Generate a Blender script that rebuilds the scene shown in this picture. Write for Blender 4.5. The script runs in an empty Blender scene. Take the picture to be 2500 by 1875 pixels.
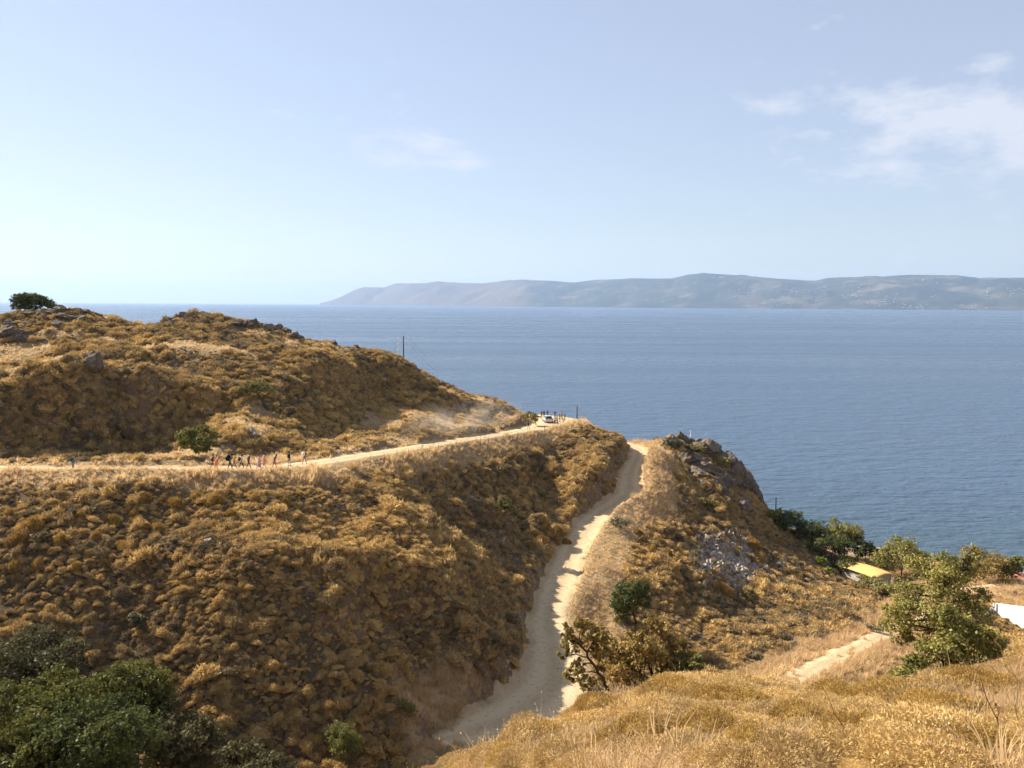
import bpy, bmesh, math, random
import numpy as np
from mathutils import Vector, Matrix, Euler

random.seed(7)
rng = np.random.default_rng(7)
scene = bpy.context.scene
COL = scene.collection

# ------------------------------------------------------------------ camera
SEA = 0.0
CAM = Vector((0.0, 0.0, 60.0))
FPX = 2100.0                      # focal length in photo pixels (2500 wide)
PITCH = math.radians(5.33)
ROLL = 0.0046
CAMROT = Euler((math.pi/2 - PITCH, 0, 0)).to_matrix() @ Matrix.Rotation(ROLL, 3, 'Z')
cam_data = bpy.data.cameras.new('camera')
cam_data.sensor_width = 36.0
cam_data.lens = 36.0*FPX/2500.0
cam_data.clip_start = 0.3
cam_data.clip_end = 120000.0
camera = bpy.data.objects.new('camera', cam_data)
camera.matrix_world = Matrix.Translation(CAM) @ CAMROT.to_4x4()
COL.objects.link(camera)
scene.camera = camera

# ------------------------------------------------------------------ sun and sky
SUN_AZ = math.radians(-59.0)      # measured from the view direction, negative = to the left
SUN_EL = math.radians(36.0)
SUN_DIR = Vector((math.sin(SUN_AZ)*math.cos(SUN_EL), math.cos(SUN_AZ)*math.cos(SUN_EL), math.sin(SUN_EL)))
sun_data = bpy.data.lights.new('sun', 'SUN')
sun_data.energy = 5.0
sun_data.angle = math.radians(0.53)
sun_data.color = (1.0, 0.92, 0.79)
sun = bpy.data.objects.new('sun', sun_data)
sun.rotation_euler = SUN_DIR.to_track_quat('Z', 'Y').to_euler()
sun.location = (-200, 60, 220)
COL.objects.link(sun)

world = bpy.data.worlds.new('World')
scene.world = world
world.use_nodes = True
wn, wl = world.node_tree.nodes, world.node_tree.links
wn.clear()
w_out = wn.new('ShaderNodeOutputWorld')
w_bg = wn.new('ShaderNodeBackground')
w_sky = wn.new('ShaderNodeTexSky')
w_sky.sky_type = 'NISHITA'
w_sky.sun_disc = False
w_sky.sun_elevation = SUN_EL
w_sky.sun_rotation = SUN_AZ
w_sky.altitude = 60
w_sky.air_density = 1.1
w_sky.dust_density = 0.3
w_sky.ozone_density = 2.2
w_bg.inputs['Strength'].default_value = 0.063
wl.new(w_bg.outputs[0], w_out.inputs['Surface'])

def wmath(op, a, b=None, clamp=False):
    n = wn.new('ShaderNodeMath'); n.operation = op; n.use_clamp = clamp
    for i, v in enumerate((a, b)):
        if v is None: continue
        if isinstance(v, (int, float)): n.inputs[i].default_value = v
        else: wl.new(v, n.inputs[i])
    return n.outputs[0]

# thin clouds: noise on the direction mapped to a cloud layer, denser over the strait to the right
w_tc = wn.new('ShaderNodeTexCoord')
w_sep = wn.new('ShaderNodeSeparateXYZ'); wl.new(w_tc.outputs['Generated'], w_sep.inputs[0])
w_az = wmath('ARCTAN2', w_sep.outputs['X'], w_sep.outputs['Y'])
w_el = w_sep.outputs['Z']
w_ae = wn.new('ShaderNodeCombineXYZ'); wl.new(w_az, w_ae.inputs[0]); wl.new(w_el, w_ae.inputs[1])
def wblob(centre_px, rx, ry, tilt=0.0):
    """soft patch of the sky round a direction (azimuth / elevation ellipse), 1 in the middle, 0 at the rim"""
    px, py = centre_px
    d = (CAMROT @ Vector(((px-1250)/FPX, -(py-937.5)/FPX, -1.0))).normalized()
    m = wn.new('ShaderNodeMapping'); m.vector_type = 'TEXTURE'
    wl.new(w_ae.outputs[0], m.inputs[0])
    m.inputs['Location'].default_value = (math.atan2(d.x, d.y), d.z, 0)
    m.inputs['Rotation'].default_value = (0, 0, tilt)
    m.inputs['Scale'].default_value = (rx*2.0, ry*2.0, 1)
    g = wn.new('ShaderNodeTexGradient'); g.gradient_type = 'QUADRATIC_SPHERE'
    wl.new(m.outputs[0], g.inputs[0]); return g.outputs['Fac']
def wnoise(vec, scale, detail, rough, dist=0.0):
    n = wn.new('ShaderNodeTexNoise'); n.inputs['Scale'].default_value = scale
    n.inputs['Detail'].default_value = detail; n.inputs['Roughness'].default_value = rough
    n.inputs['Distortion'].default_value = dist
    wl.new(vec, n.inputs['Vector']); return n.outputs['Fac']
w_map = wn.new('ShaderNodeMapping'); wl.new(w_tc.outputs['Generated'], w_map.inputs[0])
w_map.inputs['Scale'].default_value = (1.0, 1.0, 2.3)
w_map.inputs['Location'].default_value = (0.31, 0.0, 0.17)
n1 = wnoise(w_map.outputs[0], 13.0, 6.0, 0.62)
n2 = wnoise(w_map.outputs[0], 5.0, 1.0, 0.5)
patch = wblob((2130, 215), 0.15, 0.05, -0.22)
for args in (((2000, 165), 0.050, 0.030, 0.5), ((2420, 140), 0.035, 0.016, -0.1), ((2330, 330), 0.17, 0.060, 0.0),
             ((2480, 240), 0.05, 0.03, 0.0), ((2400, 400), 0.22, 0.07, 0.0), ((1850, 250), 0.045, 0.012, -0.2)):
    patch = wmath('ADD', patch, wblob(*args))
thin = wmath('ADD', wblob((960, 360), 0.11, 0.024, -0.10), wmath('MULTIPLY', wblob((1150, 405), 0.10, 0.012, -0.12), 0.4))
cover = wmath('ADD', wmath('MULTIPLY', patch, 0.55), wmath('MULTIPLY', thin, 1.6), clamp=True)
nn = wmath('ADD', wmath('MULTIPLY', n1, 0.75), wmath('MULTIPLY', n2, 0.25))
cl = wmath('ADD', wmath('MULTIPLY', wmath('SUBTRACT', nn, 0.5), 3.2), wmath('SUBTRACT', wmath('MULTIPLY', cover, 0.80), 0.45))
cl = wmath('MULTIPLY', cl, 1.9, clamp=True)
cl = wmath('MULTIPLY', cl, 0.80)
hs = wn.new('ShaderNodeHueSaturation'); wl.new(w_sky.outputs[0], hs.inputs['Color'])
hs.inputs['Saturation'].default_value = 0.84
hs.inputs['Hue'].default_value = 0.517
w_mix = wn.new('ShaderNodeMixRGB'); wl.new(cl, w_mix.inputs[0]); w_veil = wn.new('ShaderNodeMixRGB'); w_veil.inputs[0].default_value = 0.46; wl.new(hs.outputs[0], w_veil.inputs[1]); w_veil.inputs[2].default_value = (4.25, 4.8, 5.7, 1)   # thin high haze
wl.new(w_veil.outputs[0], w_mix.inputs[1])
w_mix.inputs[2].default_value = (5.7, 5.9, 6.5, 1)
wl.new(w_mix.outputs[0], w_bg.inputs['Color'])

world.cycles.sampling_method = 'MANUAL'
world.cycles.sample_map_resolution = 256
scene.view_settings.view_transform = 'Standard'
scene.view_settings.look = 'None'
scene.view_settings.exposure = 1.22
scene.view_settings.gamma = 1.0
scene.cycles.volume_bounces = 0
scene.cycles.volume_step_rate = 4.0
scene.cycles.volume_max_steps = 96
scene.cycles.max_bounces = 4
scene.cycles.diffuse_bounces = 2
scene.cycles.glossy_bounces = 2
scene.cycles.transmission_bounces = 2
scene.cycles.transparent_max_bounces = 8
scene.cycles.use_denoising = True
scene.cycles.use_adaptive_sampling = True
scene.cycles.adaptive_threshold = 0.03

# ------------------------------------------------------------------ helpers
def ray(px, py):
    return CAMROT @ Vector(((px-1250)/FPX, -(py-937.5)/FPX, -1.0))

def at(px, py, Y):
    """world point at forward distance Y seen at a photo pixel"""
    d = ray(px, py)
    return CAM + d*(Y/d.y)

_L = rng.random((64, 256, 256))
def vnoise(x, y, seed=0):
    g = _L[seed % 64]
    xi = np.floor(x).astype(int); yi = np.floor(y).astype(int)
    fx = x-xi; fy = y-yi
    fx = fx*fx*(3-2*fx); fy = fy*fy*(3-2*fy)
    a = g[xi & 255, yi & 255]; b = g[(xi+1) & 255, yi & 255]
    c = g[xi & 255, (yi+1) & 255]; d = g[(xi+1) & 255, (yi+1) & 255]
    return (a*(1-fx)+b*fx)*(1-fy)+(c*(1-fx)+d*fx)*fy
def fbm(x, y, octv=4, seed=0, gain=0.5):
    s = 0; a = 1; t = 0
    for o in range(octv):
        s = s + a*vnoise(x*2**o+17.3*o, y*2**o-9.1*o, seed+o); t += a; a *= gain
    return s/t*2-1

def smooth(e0, e1, x):
    t = np.clip((x-e0)/(e1-e0), 0, 1); return t*t*(3-2*t)

# ------------------------------------------------------------------ material helpers
class NT:
    def __init__(self, name):
        m = bpy.data.materials.new(name); m.use_nodes = True
        self.m = m; self.n = m.node_tree.nodes; self.l = m.node_tree.links
        self.n.clear(); self.out = self.n.new('ShaderNodeOutputMaterial')
    def node(self, t, **kw):
        n = self.n.new(t)
        for k, v in kw.items(): setattr(n, k, v)
        return n
    def link(self, a, b): self.l.new(a, b)
    def pos(self):
        return self.node('ShaderNodeNewGeometry').outputs['Position']
    def noise(self, vec, scale, detail=3, rough=0.55, dist=0.0, which='Fac'):
        n = self.node('ShaderNodeTexNoise'); n.inputs['Scale'].default_value = scale
        n.inputs['Detail'].default_value = detail; n.inputs['Roughness'].default_value = rough
        n.inputs['Distortion'].default_value = dist
        if vec is not None: self.link(vec, n.inputs['Vector'])
        return n.outputs[which]
    def ramp(self, fac, stops):
        r = self.node('ShaderNodeValToRGB'); self.link(fac, r.inputs[0])
        e = r.color_ramp.elements
        while len(e) < len(stops): e.new(0.5)
        for i, (p, c) in enumerate(stops):
            e[i].position = p; e[i].color = (c[0], c[1], c[2], 1) if not isinstance(c, (int, float)) else (c, c, c, 1)
        return r.outputs[0]
    def mix(self, fac, a, b, mode='MIX'):
        n = self.node('ShaderNodeMixRGB', blend_type=mode)
        for i, v in ((0, fac), (1, a), (2, b)):
            if isinstance(v, (int, float)): n.inputs[i].default_value = v if i == 0 else (v, v, v, 1)
            elif isinstance(v, tuple): n.inputs[i].default_value = (*v[:3], 1)
            else: self.link(v, n.inputs[i])
        return n.outputs[0]
    def math(self, op, a, b=0.0, clamp=False):
        n = self.node('ShaderNodeMath', operation=op, use_clamp=clamp)
        for i, v in enumerate((a, b)):
            if isinstance(v, (int, float)): n.inputs[i].default_value = v
            else: self.link(v, n.inputs[i])
        return n.outputs[0]
    def scalevec(self, vec, s):
        n = self.node('ShaderNodeMapping'); self.link(vec, n.inputs[0]); n.inputs['Scale'].default_value = s
        return n.outputs[0]
    def bump(self, h, strength, dist):
        b = self.node('ShaderNodeBump'); b.inputs['Strength'].default_value = strength
        b.inputs['Distance'].default_value = dist; self.link(h, b.inputs['Height']); return b.outputs[0]
    def bsdf(self, col, rough=0.9, spec=0.15, normal=None, metal=0.0):
        b = self.node('ShaderNodeBsdfPrincipled')
        if isinstance(col, tuple): b.inputs['Base Color'].default_value = (*col[:3], 1)
        else: self.link(col, b.inputs['Base Color'])
        if isinstance(rough, (int, float)): b.inputs['Roughness'].default_value = rough
        else: self.link(rough, b.inputs['Roughness'])
        b.inputs['Specular IOR Level'].default_value = spec
        b.inputs['Metallic'].default_value = metal
        if normal is not None: self.link(normal, b.inputs['Normal'])
        return b
    def done(self, sh):
        self.link(sh if not hasattr(sh, 'outputs') else sh.outputs[0], self.out.inputs['Surface']); return self.m

def plain(name, col, rough=0.7, var=0.12, scale=6.0, metal=0.0, spec=0.3):
    """one colour with faint mottling"""
    t = NT(name)
    tc = t.node('ShaderNodeTexCoord').outputs['Object']
    f = t.noise(tc, scale, 4)
    c = t.ramp(f, [(0.3, tuple(v*(1-var) for v in col)), (0.7, tuple(min(1, v*(1+var)) for v in col))])
    return t.done(t.bsdf(c, rough, spec, metal=metal))

def tag(o, label=None, cat=None, group=None, kind=None):
    if label: o['label'] = label
    if cat: o['category'] = cat
    if group: o['group'] = group
    if kind: o['kind'] = kind
    return o
def link(o, parent=None):
    COL.objects.link(o)
    if parent is not None: o.parent = parent
    return o
def mesh_obj(name, verts, faces, mat=None, parent=None, smooth_=False, loc=None):
    me = bpy.data.meshes.new(name); me.from_pydata([tuple(v) for v in verts], [], [tuple(f) for f in faces]); me.update()
    if mat is not None:
        for m in (mat if isinstance(mat, (list, tuple)) else [mat]): me.materials.append(m)
    if smooth_: me.polygons.foreach_set('use_smooth', [True]*len(me.polygons))
    o = bpy.data.objects.new(name, me)
    if loc is not None: o.location = loc
    return link(o, parent)
def np_mesh(name, V, F, mat=None, smooth_=False, matidx=None):
    """mesh data from numpy arrays, F of shape (n,3) or (n,4)"""
    me = bpy.data.meshes.new(name)
    V = np.asarray(V, np.float32); F = np.asarray(F, np.int32); k = F.shape[1]
    me.vertices.add(len(V)); me.vertices.foreach_set('co', V.ravel())
    me.loops.add(F.size); me.loops.foreach_set('vertex_index', F.ravel())
    me.polygons.add(len(F)); me.polygons.foreach_set('loop_start', np.arange(0, F.size, k, dtype=np.int32))
    if matidx is not None: me.polygons.foreach_set('material_index', np.asarray(matidx, np.int32))
    if smooth_: me.polygons.foreach_set('use_smooth', np.ones(len(F), bool))
    me.update(calc_edges=True)
    if mat is not None:
        for m in (mat if isinstance(mat, (list, tuple)) else [mat]): me.materials.append(m)
    return me
def empty(name, loc, rz=0.0):
    o = bpy.data.objects.new(name, None); o.empty_display_size = 0.3
    o.location = loc; o.rotation_euler = (0, 0, rz); return link(o)
# ------------------------------------------------------------------ terrain: control points -> height field
CP = []                                    # world control points (x, y, z)
def cp(*pts):
    for px, py, Y in pts:
        p = at(px, py, Y); CP.append((p.x, p.y, p.z))
def cw(*pts): CP.extend(pts)

# left hill, crest seen against the sea, and what falls away behind it
crest = [(-250, 800, 150), (0, 778, 150), (50, 762, 152), (110, 757, 153), (180, 752, 154), (250, 768, 155), (310, 790, 156), (385, 800, 158), (430, 778, 160),
         (470, 768, 162), (530, 771, 163), (600, 787, 165), (690, 803, 168), (735, 826, 170), (800, 832, 174), (890, 848, 180),
         (950, 862, 184), (990, 880, 186), (1040, 915, 188), (1090, 938, 189), (1140, 957, 189), (1220, 975, 188), (1262, 1003, 187), (1290, 1028, 187)]
cp(*crest)
for px, py, Y in crest:
    p = at(px, py, Y)
    cw((p.x*1.03, p.y+10, p.z-1.8), (p.x*1.08, p.y+30, p.z-10), (p.x*1.15, p.y+60, p.z*0.35), (p.x*1.25, p.y+90, -6))
# left hill, slopes
cp((0, 1128, 101), (130, 1125, 100), (300, 1118, 101), (480, 1112, 103), (600, 1112, 106), (700, 1105, 112), (850, 1080, 122), (1000, 1052, 139), (1150, 1030, 158), (1240, 1030, 172),
   (90, 1118, 104), (176, 1108, 107), (255, 1085, 112.5), (338, 1055, 117.5), (422, 1035, 120.5), (0, 1070, 106.5), (90, 1040, 110), (176, 1030, 112.5), (260, 1005, 115.5), (560, 1060, 110), (640, 1060, 113), (700, 1060, 117),
   (0, 968, 110), (141, 940, 113), (232, 933, 115), (366, 926, 119.5), (493, 947, 123.5), (521, 985, 124), (540, 1010, 119), (600, 1000, 121), (400, 985, 120), (660, 985, 126),
   (0, 905, 122), (90, 880, 134), (200, 905, 124), (300, 905, 127), (400, 905, 129), (500, 925, 129), (600, 940, 129),
   (60, 840, 139), (160, 850, 137), (250, 855, 137), (350, 850, 142), (400, 895, 136), (450, 850, 143), (550, 855, 142), (650, 880, 142),
   (60, 800, 145), (180, 795, 147), (300, 815, 150), (400, 825, 150), (500, 810, 154), (600, 820, 156), (700, 845, 156), (800, 855, 165), (880, 862, 174),
   (690, 919, 138.5), (774, 891, 148), (850, 880, 158), (936, 868, 176), (704, 1018, 127), (760, 1045, 129), (820, 1050, 133.5), (873, 1046, 138.5), (920, 990, 160), (950, 965, 169), (971, 940, 172), (760, 960, 141), (850, 965, 150),
   (1000, 955, 173), (1000, 1000, 160), (950, 1030, 144), (1080, 980, 175), (1080, 1020, 158), (1180, 995, 180), (1180, 1015, 172))
# bank under the upper road, spur with its flat golden shoulder, face down to the gully
cp((-200, 1180, 90), (0, 1185, 89.5), (150, 1185, 89.5), (300, 1183, 90), (450, 1180, 91), (600, 1172, 93), (700, 1160, 97), (800, 1145, 104), (900, 1125, 112), (1000, 1112, 122), (1100, 1092, 136), (1200, 1075, 152), (1290, 1062, 166), (1400, 1022, 183),
   (-200, 1260, 84), (0, 1260, 84.5), (150, 1255, 85), (300, 1255, 85.5), (430, 1260, 86), (560, 1240, 88.5), (680, 1210, 92), (780, 1185, 97), (880, 1165, 105), (1000, 1160, 120), (1100, 1140, 133.5), (1200, 1125, 147.5), (1300, 1105, 163.5),
   (-200, 1340, 79), (0, 1340, 79.5), (150, 1330, 80.5), (300, 1335, 81), (420, 1345, 80), (520, 1330, 81), (640, 1290, 86), (760, 1240, 92), (860, 1210, 98), (945, 1202, 101.5), (620, 1360, 79), (740, 1330, 83), (830, 1300, 88), (920, 1260, 94), (1000, 1250, 98.5), (1060, 1310, 97), (1120, 1360, 97), (1170, 1395, 99), (1215, 1415, 101), (980, 1300, 92), (1060, 1360, 91), (1130, 1410, 92),
   (850, 1370, 81), (950, 1370, 84), (1050, 1420, 84.5), (1130, 1470, 87), (1190, 1500, 91.5),
   (-200, 1450, 75), (0, 1450, 75.5), (150, 1440, 76), (300, 1450, 76.5), (450, 1450, 76.5), (600, 1440, 77), (740, 1430, 78.5), (860, 1450, 79),(960, 1480, 79.5), (1060, 1540, 80),
   (-100, 1600, 69), (100, 1580, 71), (300, 1570, 72.5), (450, 1580, 72.5), (600, 1570, 73), (740, 1560, 74.5), (880, 1580, 75.5), (980, 1610, 76.5), (1060, 1650, 77),
   (100, 1750, 65), (300, 1720, 67.5), (450, 1740, 68), (600, 1740, 68.5), (740, 1740, 69.5), (880, 1740, 71), (980, 1770, 72.5),
   (600, 1875, 65), (760, 1870, 66), (900, 1865, 68), (980, 1850, 70),
   # trough right of the spur crest, then the long bank under the end of the upper road
   (1010, 1215, 113), (1080, 1250, 116), (1150, 1280, 120), (1220, 1310, 121), (1270, 1335, 120), (1240, 1450, 101),
   (1100, 1200, 128), (1200, 1200, 141), (1300, 1180, 152), (1380, 1130, 157), (1440, 1080, 167), (1480, 1085, 167), (1480, 1055, 181), (1510, 1068, 182),
   (1280, 1270, 131), (1360, 1220, 142), (1440, 1150, 145), (1500, 1110, 158))
# right flank below the lower road, headland, valley, coast
cp((1470, 1400, 116), (1510, 1330, 127), (1570, 1250, 141), (1610, 1180, 155), (1630, 1110, 174), (1600, 1080, 186), (1545, 1078, 187),
   (1430, 1500, 105.5), (1400, 1600, 94),
   (1660, 1300, 139), (1600, 1400, 121), (1540, 1500, 107), (1480, 1600, 95.5), (1700, 1400, 128), (1800, 1400, 135), (1700, 1300, 144), (1800, 1310, 152), (1900, 1400, 142), (2000, 1430, 142),
   (1640, 1500, 112), (1750, 1500, 119), (1900, 1500, 126), (2050, 1490, 129), (1600, 1600, 99), (1700, 1600, 100), (1850, 1580, 108),
   (1800, 1220, 176), (1700, 1210, 168), (1660, 1150, 176), (1740, 1130, 187), (1640, 1075, 190), (1690, 1088, 194), (1760, 1120, 196), (1810, 1170, 197), (1830, 1205, 195),
   (1860, 1250, 187), (1910, 1300, 178), (1990, 1375, 166), (2080, 1425, 156), (2140, 1480, 142))
for px, py, Y in [(1545, 1078, 187), (1600, 1078, 188), (1640, 1075, 190), (1690, 1088, 194), (1760, 1120, 196), (1810, 1170, 197)]:
    p = at(px, py, Y); cw((p.x*1.02+1, p.y+7, p.z-3.5), (p.x*1.06+3, p.y+18, p.z*0.45), (p.x*1.1+5, p.y+30, -4))
for px, py, Y in [(1830, 1205, 195), (1860, 1250, 187), (1910, 1300, 178), (1990, 1375, 166), (2080, 1425, 156)]:
    p = at(px, py, Y); cw((p.x+7, p.y+6, p.z*0.6+0.5), (p.x+15, p.y+14, max(2.0, p.z*0.25)))
cw((62, 212, -0.5), (72, 211, 0.2), (88, 207, 0.3), (104, 197, 0.3), (114, 191, 0.3), (140, 178, 0.3),
   (62, 226, -5), (88, 220, -4), (114, 205, -4), (140, 194, -4), (40, 232, -5), (15, 240, -5), (130, 215, -7),
   (70, 200, 2.4), (86, 196, 3.0), (100, 186, 3.2), (112, 178, 3.4), (135, 166, 3.6),
   (75, 185, 4.5), (92, 172, 6.0), (105, 163, 6.6), (130, 155, 7), (78, 160, 8.0), (90, 150, 9.5))
cp((2450, 1462, 140), (2350, 1470, 138), (2500, 1440, 148), (2440, 1510, 124), (2300, 1540, 118), (2500, 1540, 119), (2350, 1580, 110), (2500, 1600, 106), (2600, 1560, 113),
   (1900, 1690, 90), (1960, 1645, 97), (2050, 1600, 105), (2130, 1560, 113), (2200, 1530, 120), (2270, 1503, 128), (2150, 1640, 98), (2250, 1620, 101), (2000, 1700, 90))
# foreground slope under the photographer, hidden ground behind its brow
cp((1150, 1875, 18.5), (1300, 1875, 15.5), (1500, 1875, 13), (1750, 1875, 11.5), (2000, 1875, 10.5), (2300, 1875, 9.6), (2550, 1875, 9),
   (1210, 1850, 22), (1350, 1815, 21), (1300, 1808, 24), (1500, 1768, 26), (1700, 1738, 27), (1900, 1738, 26), (2100, 1722, 26), (2300, 1688, 28), (2500, 1618, 31), (2700, 1540, 33),
   (1600, 1770, 18), (1900, 1770, 17.5), (2200, 1760, 18), (2500, 1720, 19), (2700, 1700, 19))
cw((0, 0, 58.2), (5, 0, 58.3), (-5, 0, 58.0), (0, 5, 56.4), (8, 5, 56.5), (-6, 6, 55.2), (-12, 0, 57), (14, 0, 58.5), (0, -12, 62), (30, -10, 63), (-30, -10, 58),
   (-10, 12, 51.0), (-16, 20, 45.5), (-10, 24, 44), (-22, 30, 38.5), (-8, 34, 36.5), (-32, 40, 34), (-18, 44, 31.5), (-4, 46, 29.5),
   (-34, 54, 26.5), (-22, 57, 24.0), (-8, 60, 21.8), (4, 60, 21.2), (-50, 30, 43), (-60, 50, 32),
   (3, 27, 44.5), (8, 34, 39.5), (16, 38, 37.5), (26, 38, 38), (36, 40, 38), (50, 42, 38), (66, 44, 37),
   (6, 46, 28.5), (16, 50, 29), (28, 52, 29.5), (42, 54, 29), (60, 58, 27), (80, 60, 27), (15, 62, 22), (28, 68, 21.5), (42, 74, 21.5), (60, 78, 20), (85, 84, 18.5),
   (60, 20, 52), (90, 30, 50), (90, 0, 60), (120, 60, 34), (120, 100, 20), (135, 130, 11), (-90, 60, 36), (-80, 20, 50),
   (-120, 90, 41), (-130, 130, 52), (-140, 160, 55), (-110, 75, 37))

CPA = np.array(CP)
def _phi(r2): return np.sqrt(r2+2.5**2)
def rbf_fit(P, lam=0.12):
    n = len(P); X = P[:, :2]/1.0
    d2 = ((X[:, None]-X[None])**2).sum(-1)
    A = np.zeros((n+3, n+3)); A[:n, :n] = -_phi(d2)+np.eye(n)*lam
    A[:n, n] = 1; A[:n, n+1:] = X; A[n, :n] = 1; A[n+1:, :n] = X.T
    b = np.zeros(n+3); b[:n] = P[:, 2]
    return np.linalg.solve(A, b)
_W = rbf_fit(CPA)
def base_height(x, y):
    x = np.asarray(x, float); y = np.asarray(y, float); sh = x.shape
    x = x.ravel(); y = y.ravel(); out = np.empty(len(x)); n = len(CPA)
    for i in range(0, len(x), 20000):
        xs, ys = x[i:i+20000], y[i:i+20000]
        d2 = (xs[:, None]-CPA[None, :, 0])**2+(ys[:, None]-CPA[None, :, 1])**2
        out[i:i+20000] = -_phi(d2)@_W[:n]+_W[n]+_W[n+1]*xs+_W[n+2]*ys
    return out.reshape(sh)

# ------------------------------------------------------------------ roads as centre lines (x, y, z, half width)
def catmull(P, step=0.5):
    P = [np.array(p, float) for p in P]; P = [2*P[0]-P[1]]+P+[2*P[-1]-P[-2]]
    out = []
    for i in range(1, len(P)-2):
        a, b, c, d = P[i-1:i+3]; n = max(2, int(np.linalg.norm((c-b)[:2])/step))
        for k in range(n):
            t = k/n
            out.append(0.5*((2*b)+(-a+c)*t+(2*a-5*b+4*c-d)*t*t+(-a+3*b-3*c+d)*t**3))
    out.append(P[-2]); return np.array(out)
def pl(px, py, Y, hw):
    p = at(px, py, Y); return (p.x, p.y, p.z, hw)
UPPER = catmull([(-130, 93, 41.2, 2.2), (-80, 95.5, 41.2, 2.2), (-62, 96, 41.2, 2.2), pl(183, 1150, 95.5, 2.2), pl(400, 1149, 96, 2.2), pl(560, 1146, 97, 2.2), pl(660, 1142, 100.5, 2.2), pl(760, 1132, 106, 2.2),
                 pl(900, 1110, 117, 2.2), pl(1000, 1095, 127, 2.2), pl(1100, 1079, 140, 2.2), pl(1200, 1064, 155, 2.3), pl(1280, 1050, 169, 2.8), pl(1333, 1038, 179, 4.4), pl(1358, 1025, 188, 6.0), (3.5, 196, 34.4, 4.0), (-6, 199, 34.3, 2.6), (-18, 204, 34.3, 2.3), (-34, 216, 34.2, 2.3)])
LOWER = catmull([pl(1070, 1812, 73.5, 1.2), pl(1110, 1798, 74.5, 2.0), pl(1165, 1782, 75.5, 3.0), pl(1262, 1745, 78.5, 4.2), pl(1350, 1680, 84, 4.2), pl(1354, 1600, 92, 3.3), pl(1343, 1500, 104, 2.5), pl(1376, 1400, 117, 2.5), pl(1405, 1330, 128, 2.5),
                 pl(1455, 1262, 139, 2.4), pl(1502, 1232, 146, 2.5), pl(1536, 1202, 152, 2.6), pl(1538, 1165, 160, 2.3), pl(1547, 1138, 167, 1.9), pl(1559, 1113, 174, 1.9), pl(1552, 1093, 182, 1.9), (22, 189, 29.8, 1.9), (12, 196, 28.9, 1.9), (0, 203, 27.5, 1.9)])
JOIN = catmull([pl(1150, 1785, 75.5, 2.4), (0, 71, 20.6, 2.4), (8, 67, 20.3, 2.2), (17, 70, 19.6, 2.0), (24, 78, 18.7, 1.9), pl(1900, 1690, 90, 1.7), pl(1960, 1645, 97, 1.7), pl(2050, 1600, 105, 1.7), pl(2130, 1562, 112.5, 1.7), pl(2200, 1530, 120, 1.7), pl(2270, 1503, 128, 1.7), (68, 140, 11.2, 1.7), (84, 150, 9.6, 1.8), (100, 160, 7.2, 2), (112, 166, 6.2, 2.2), (140, 170, 5.8, 2.2)])
ROADS = [('upper', UPPER, 1.4, 0.9), ('lower', LOWER, 1.9, 0.55), ('join', JOIN, 0.9, 0.6)]

def near_road(x, y, R):
    """distance to centre line and road data at the nearest sample"""
    best = np.full(x.shape, 1e9); idx = np.zeros(x.shape, int)
    bb = (x > R[:, 0].min()-25) & (x < R[:, 0].max()+25) & (y > R[:, 1].min()-25) & (y < R[:, 1].max()+25)
    ii = np.nonzero(bb.ravel())[0]; xr = x.ravel()[ii]; yr = y.ravel()[ii]
    b = np.empty(len(ii)); k = np.empty(len(ii), int)
    for i in range(0, len(ii), 20000):
        d2 = (xr[i:i+20000, None]-R[None, :, 0])**2+(yr[i:i+20000, None]-R[None, :, 1])**2
        k[i:i+20000] = d2.argmin(1); b[i:i+20000] = np.sqrt(d2.min(1))
    best.ravel()[ii] = b; idx.ravel()[ii] = k
    return best, idx

def side_of(R, x, y):
    """side of the road (+1 right of the travel direction) and distance outside its edge"""
    d, k = near_road(x, y, R); T = np.gradient(R[:, :2], axis=0)
    s = np.sign((x-R[k, 0])*T[k, 1]-(y-R[k, 1])*T[k, 0]); return s, d-R[k, 3]

def height_full(x, y):
    x = np.asarray(x, float); y = np.asarray(y, float)
    z = base_height(x, y)
    away = np.full(x.shape, 1e9)
    info = []
    for name, R, cut, fill in ROADS:
        d, k = near_road(x, y, R); e = d-R[k, 3]; info.append((e, R[k, 2], cut, fill)); away = np.minimum(away, e)
    amp = smooth(0.3, 4.0, away)
    relief = 0.8*fbm(x/9, y/9, 4, 3)+1.3*fbm(x/24+5, y/24, 3, 11)
    rills = -np.abs(fbm(x/5+40, y/11, 3, 21))*1.2
    near_cam = smooth(28, 60, y)
    z = z+amp*(relief*(0.06+0.94*near_cam)+rills*near_cam*smooth(1, 3, z))
    su_, du_ = side_of(UPPER, x, y)
    wob = 1+0.5*fbm(x/4, y/4, 3, 31)
    for e, rz, cut, fill in info:
        ee = np.maximum(e, 0)
        up = rz+cut*ee*wob+0.05; lo = rz-fill*ee*wob-0.05
        lim = e < 16
        z = np.where(lim, np.clip(z, np.where(e < 0.0, rz, lo), np.where(e < 0.0, rz, up)), z)
    # spoil bank along the outer edge of the upper road, left part
    z = z+0.62*np.exp(-((du_-1.1)/0.8)**2)*(su_ > 0)*(1-smooth(-32, -25, x))*(0.8+0.4*fbm(x/3, y/3, 2, 33))
    return z

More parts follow.
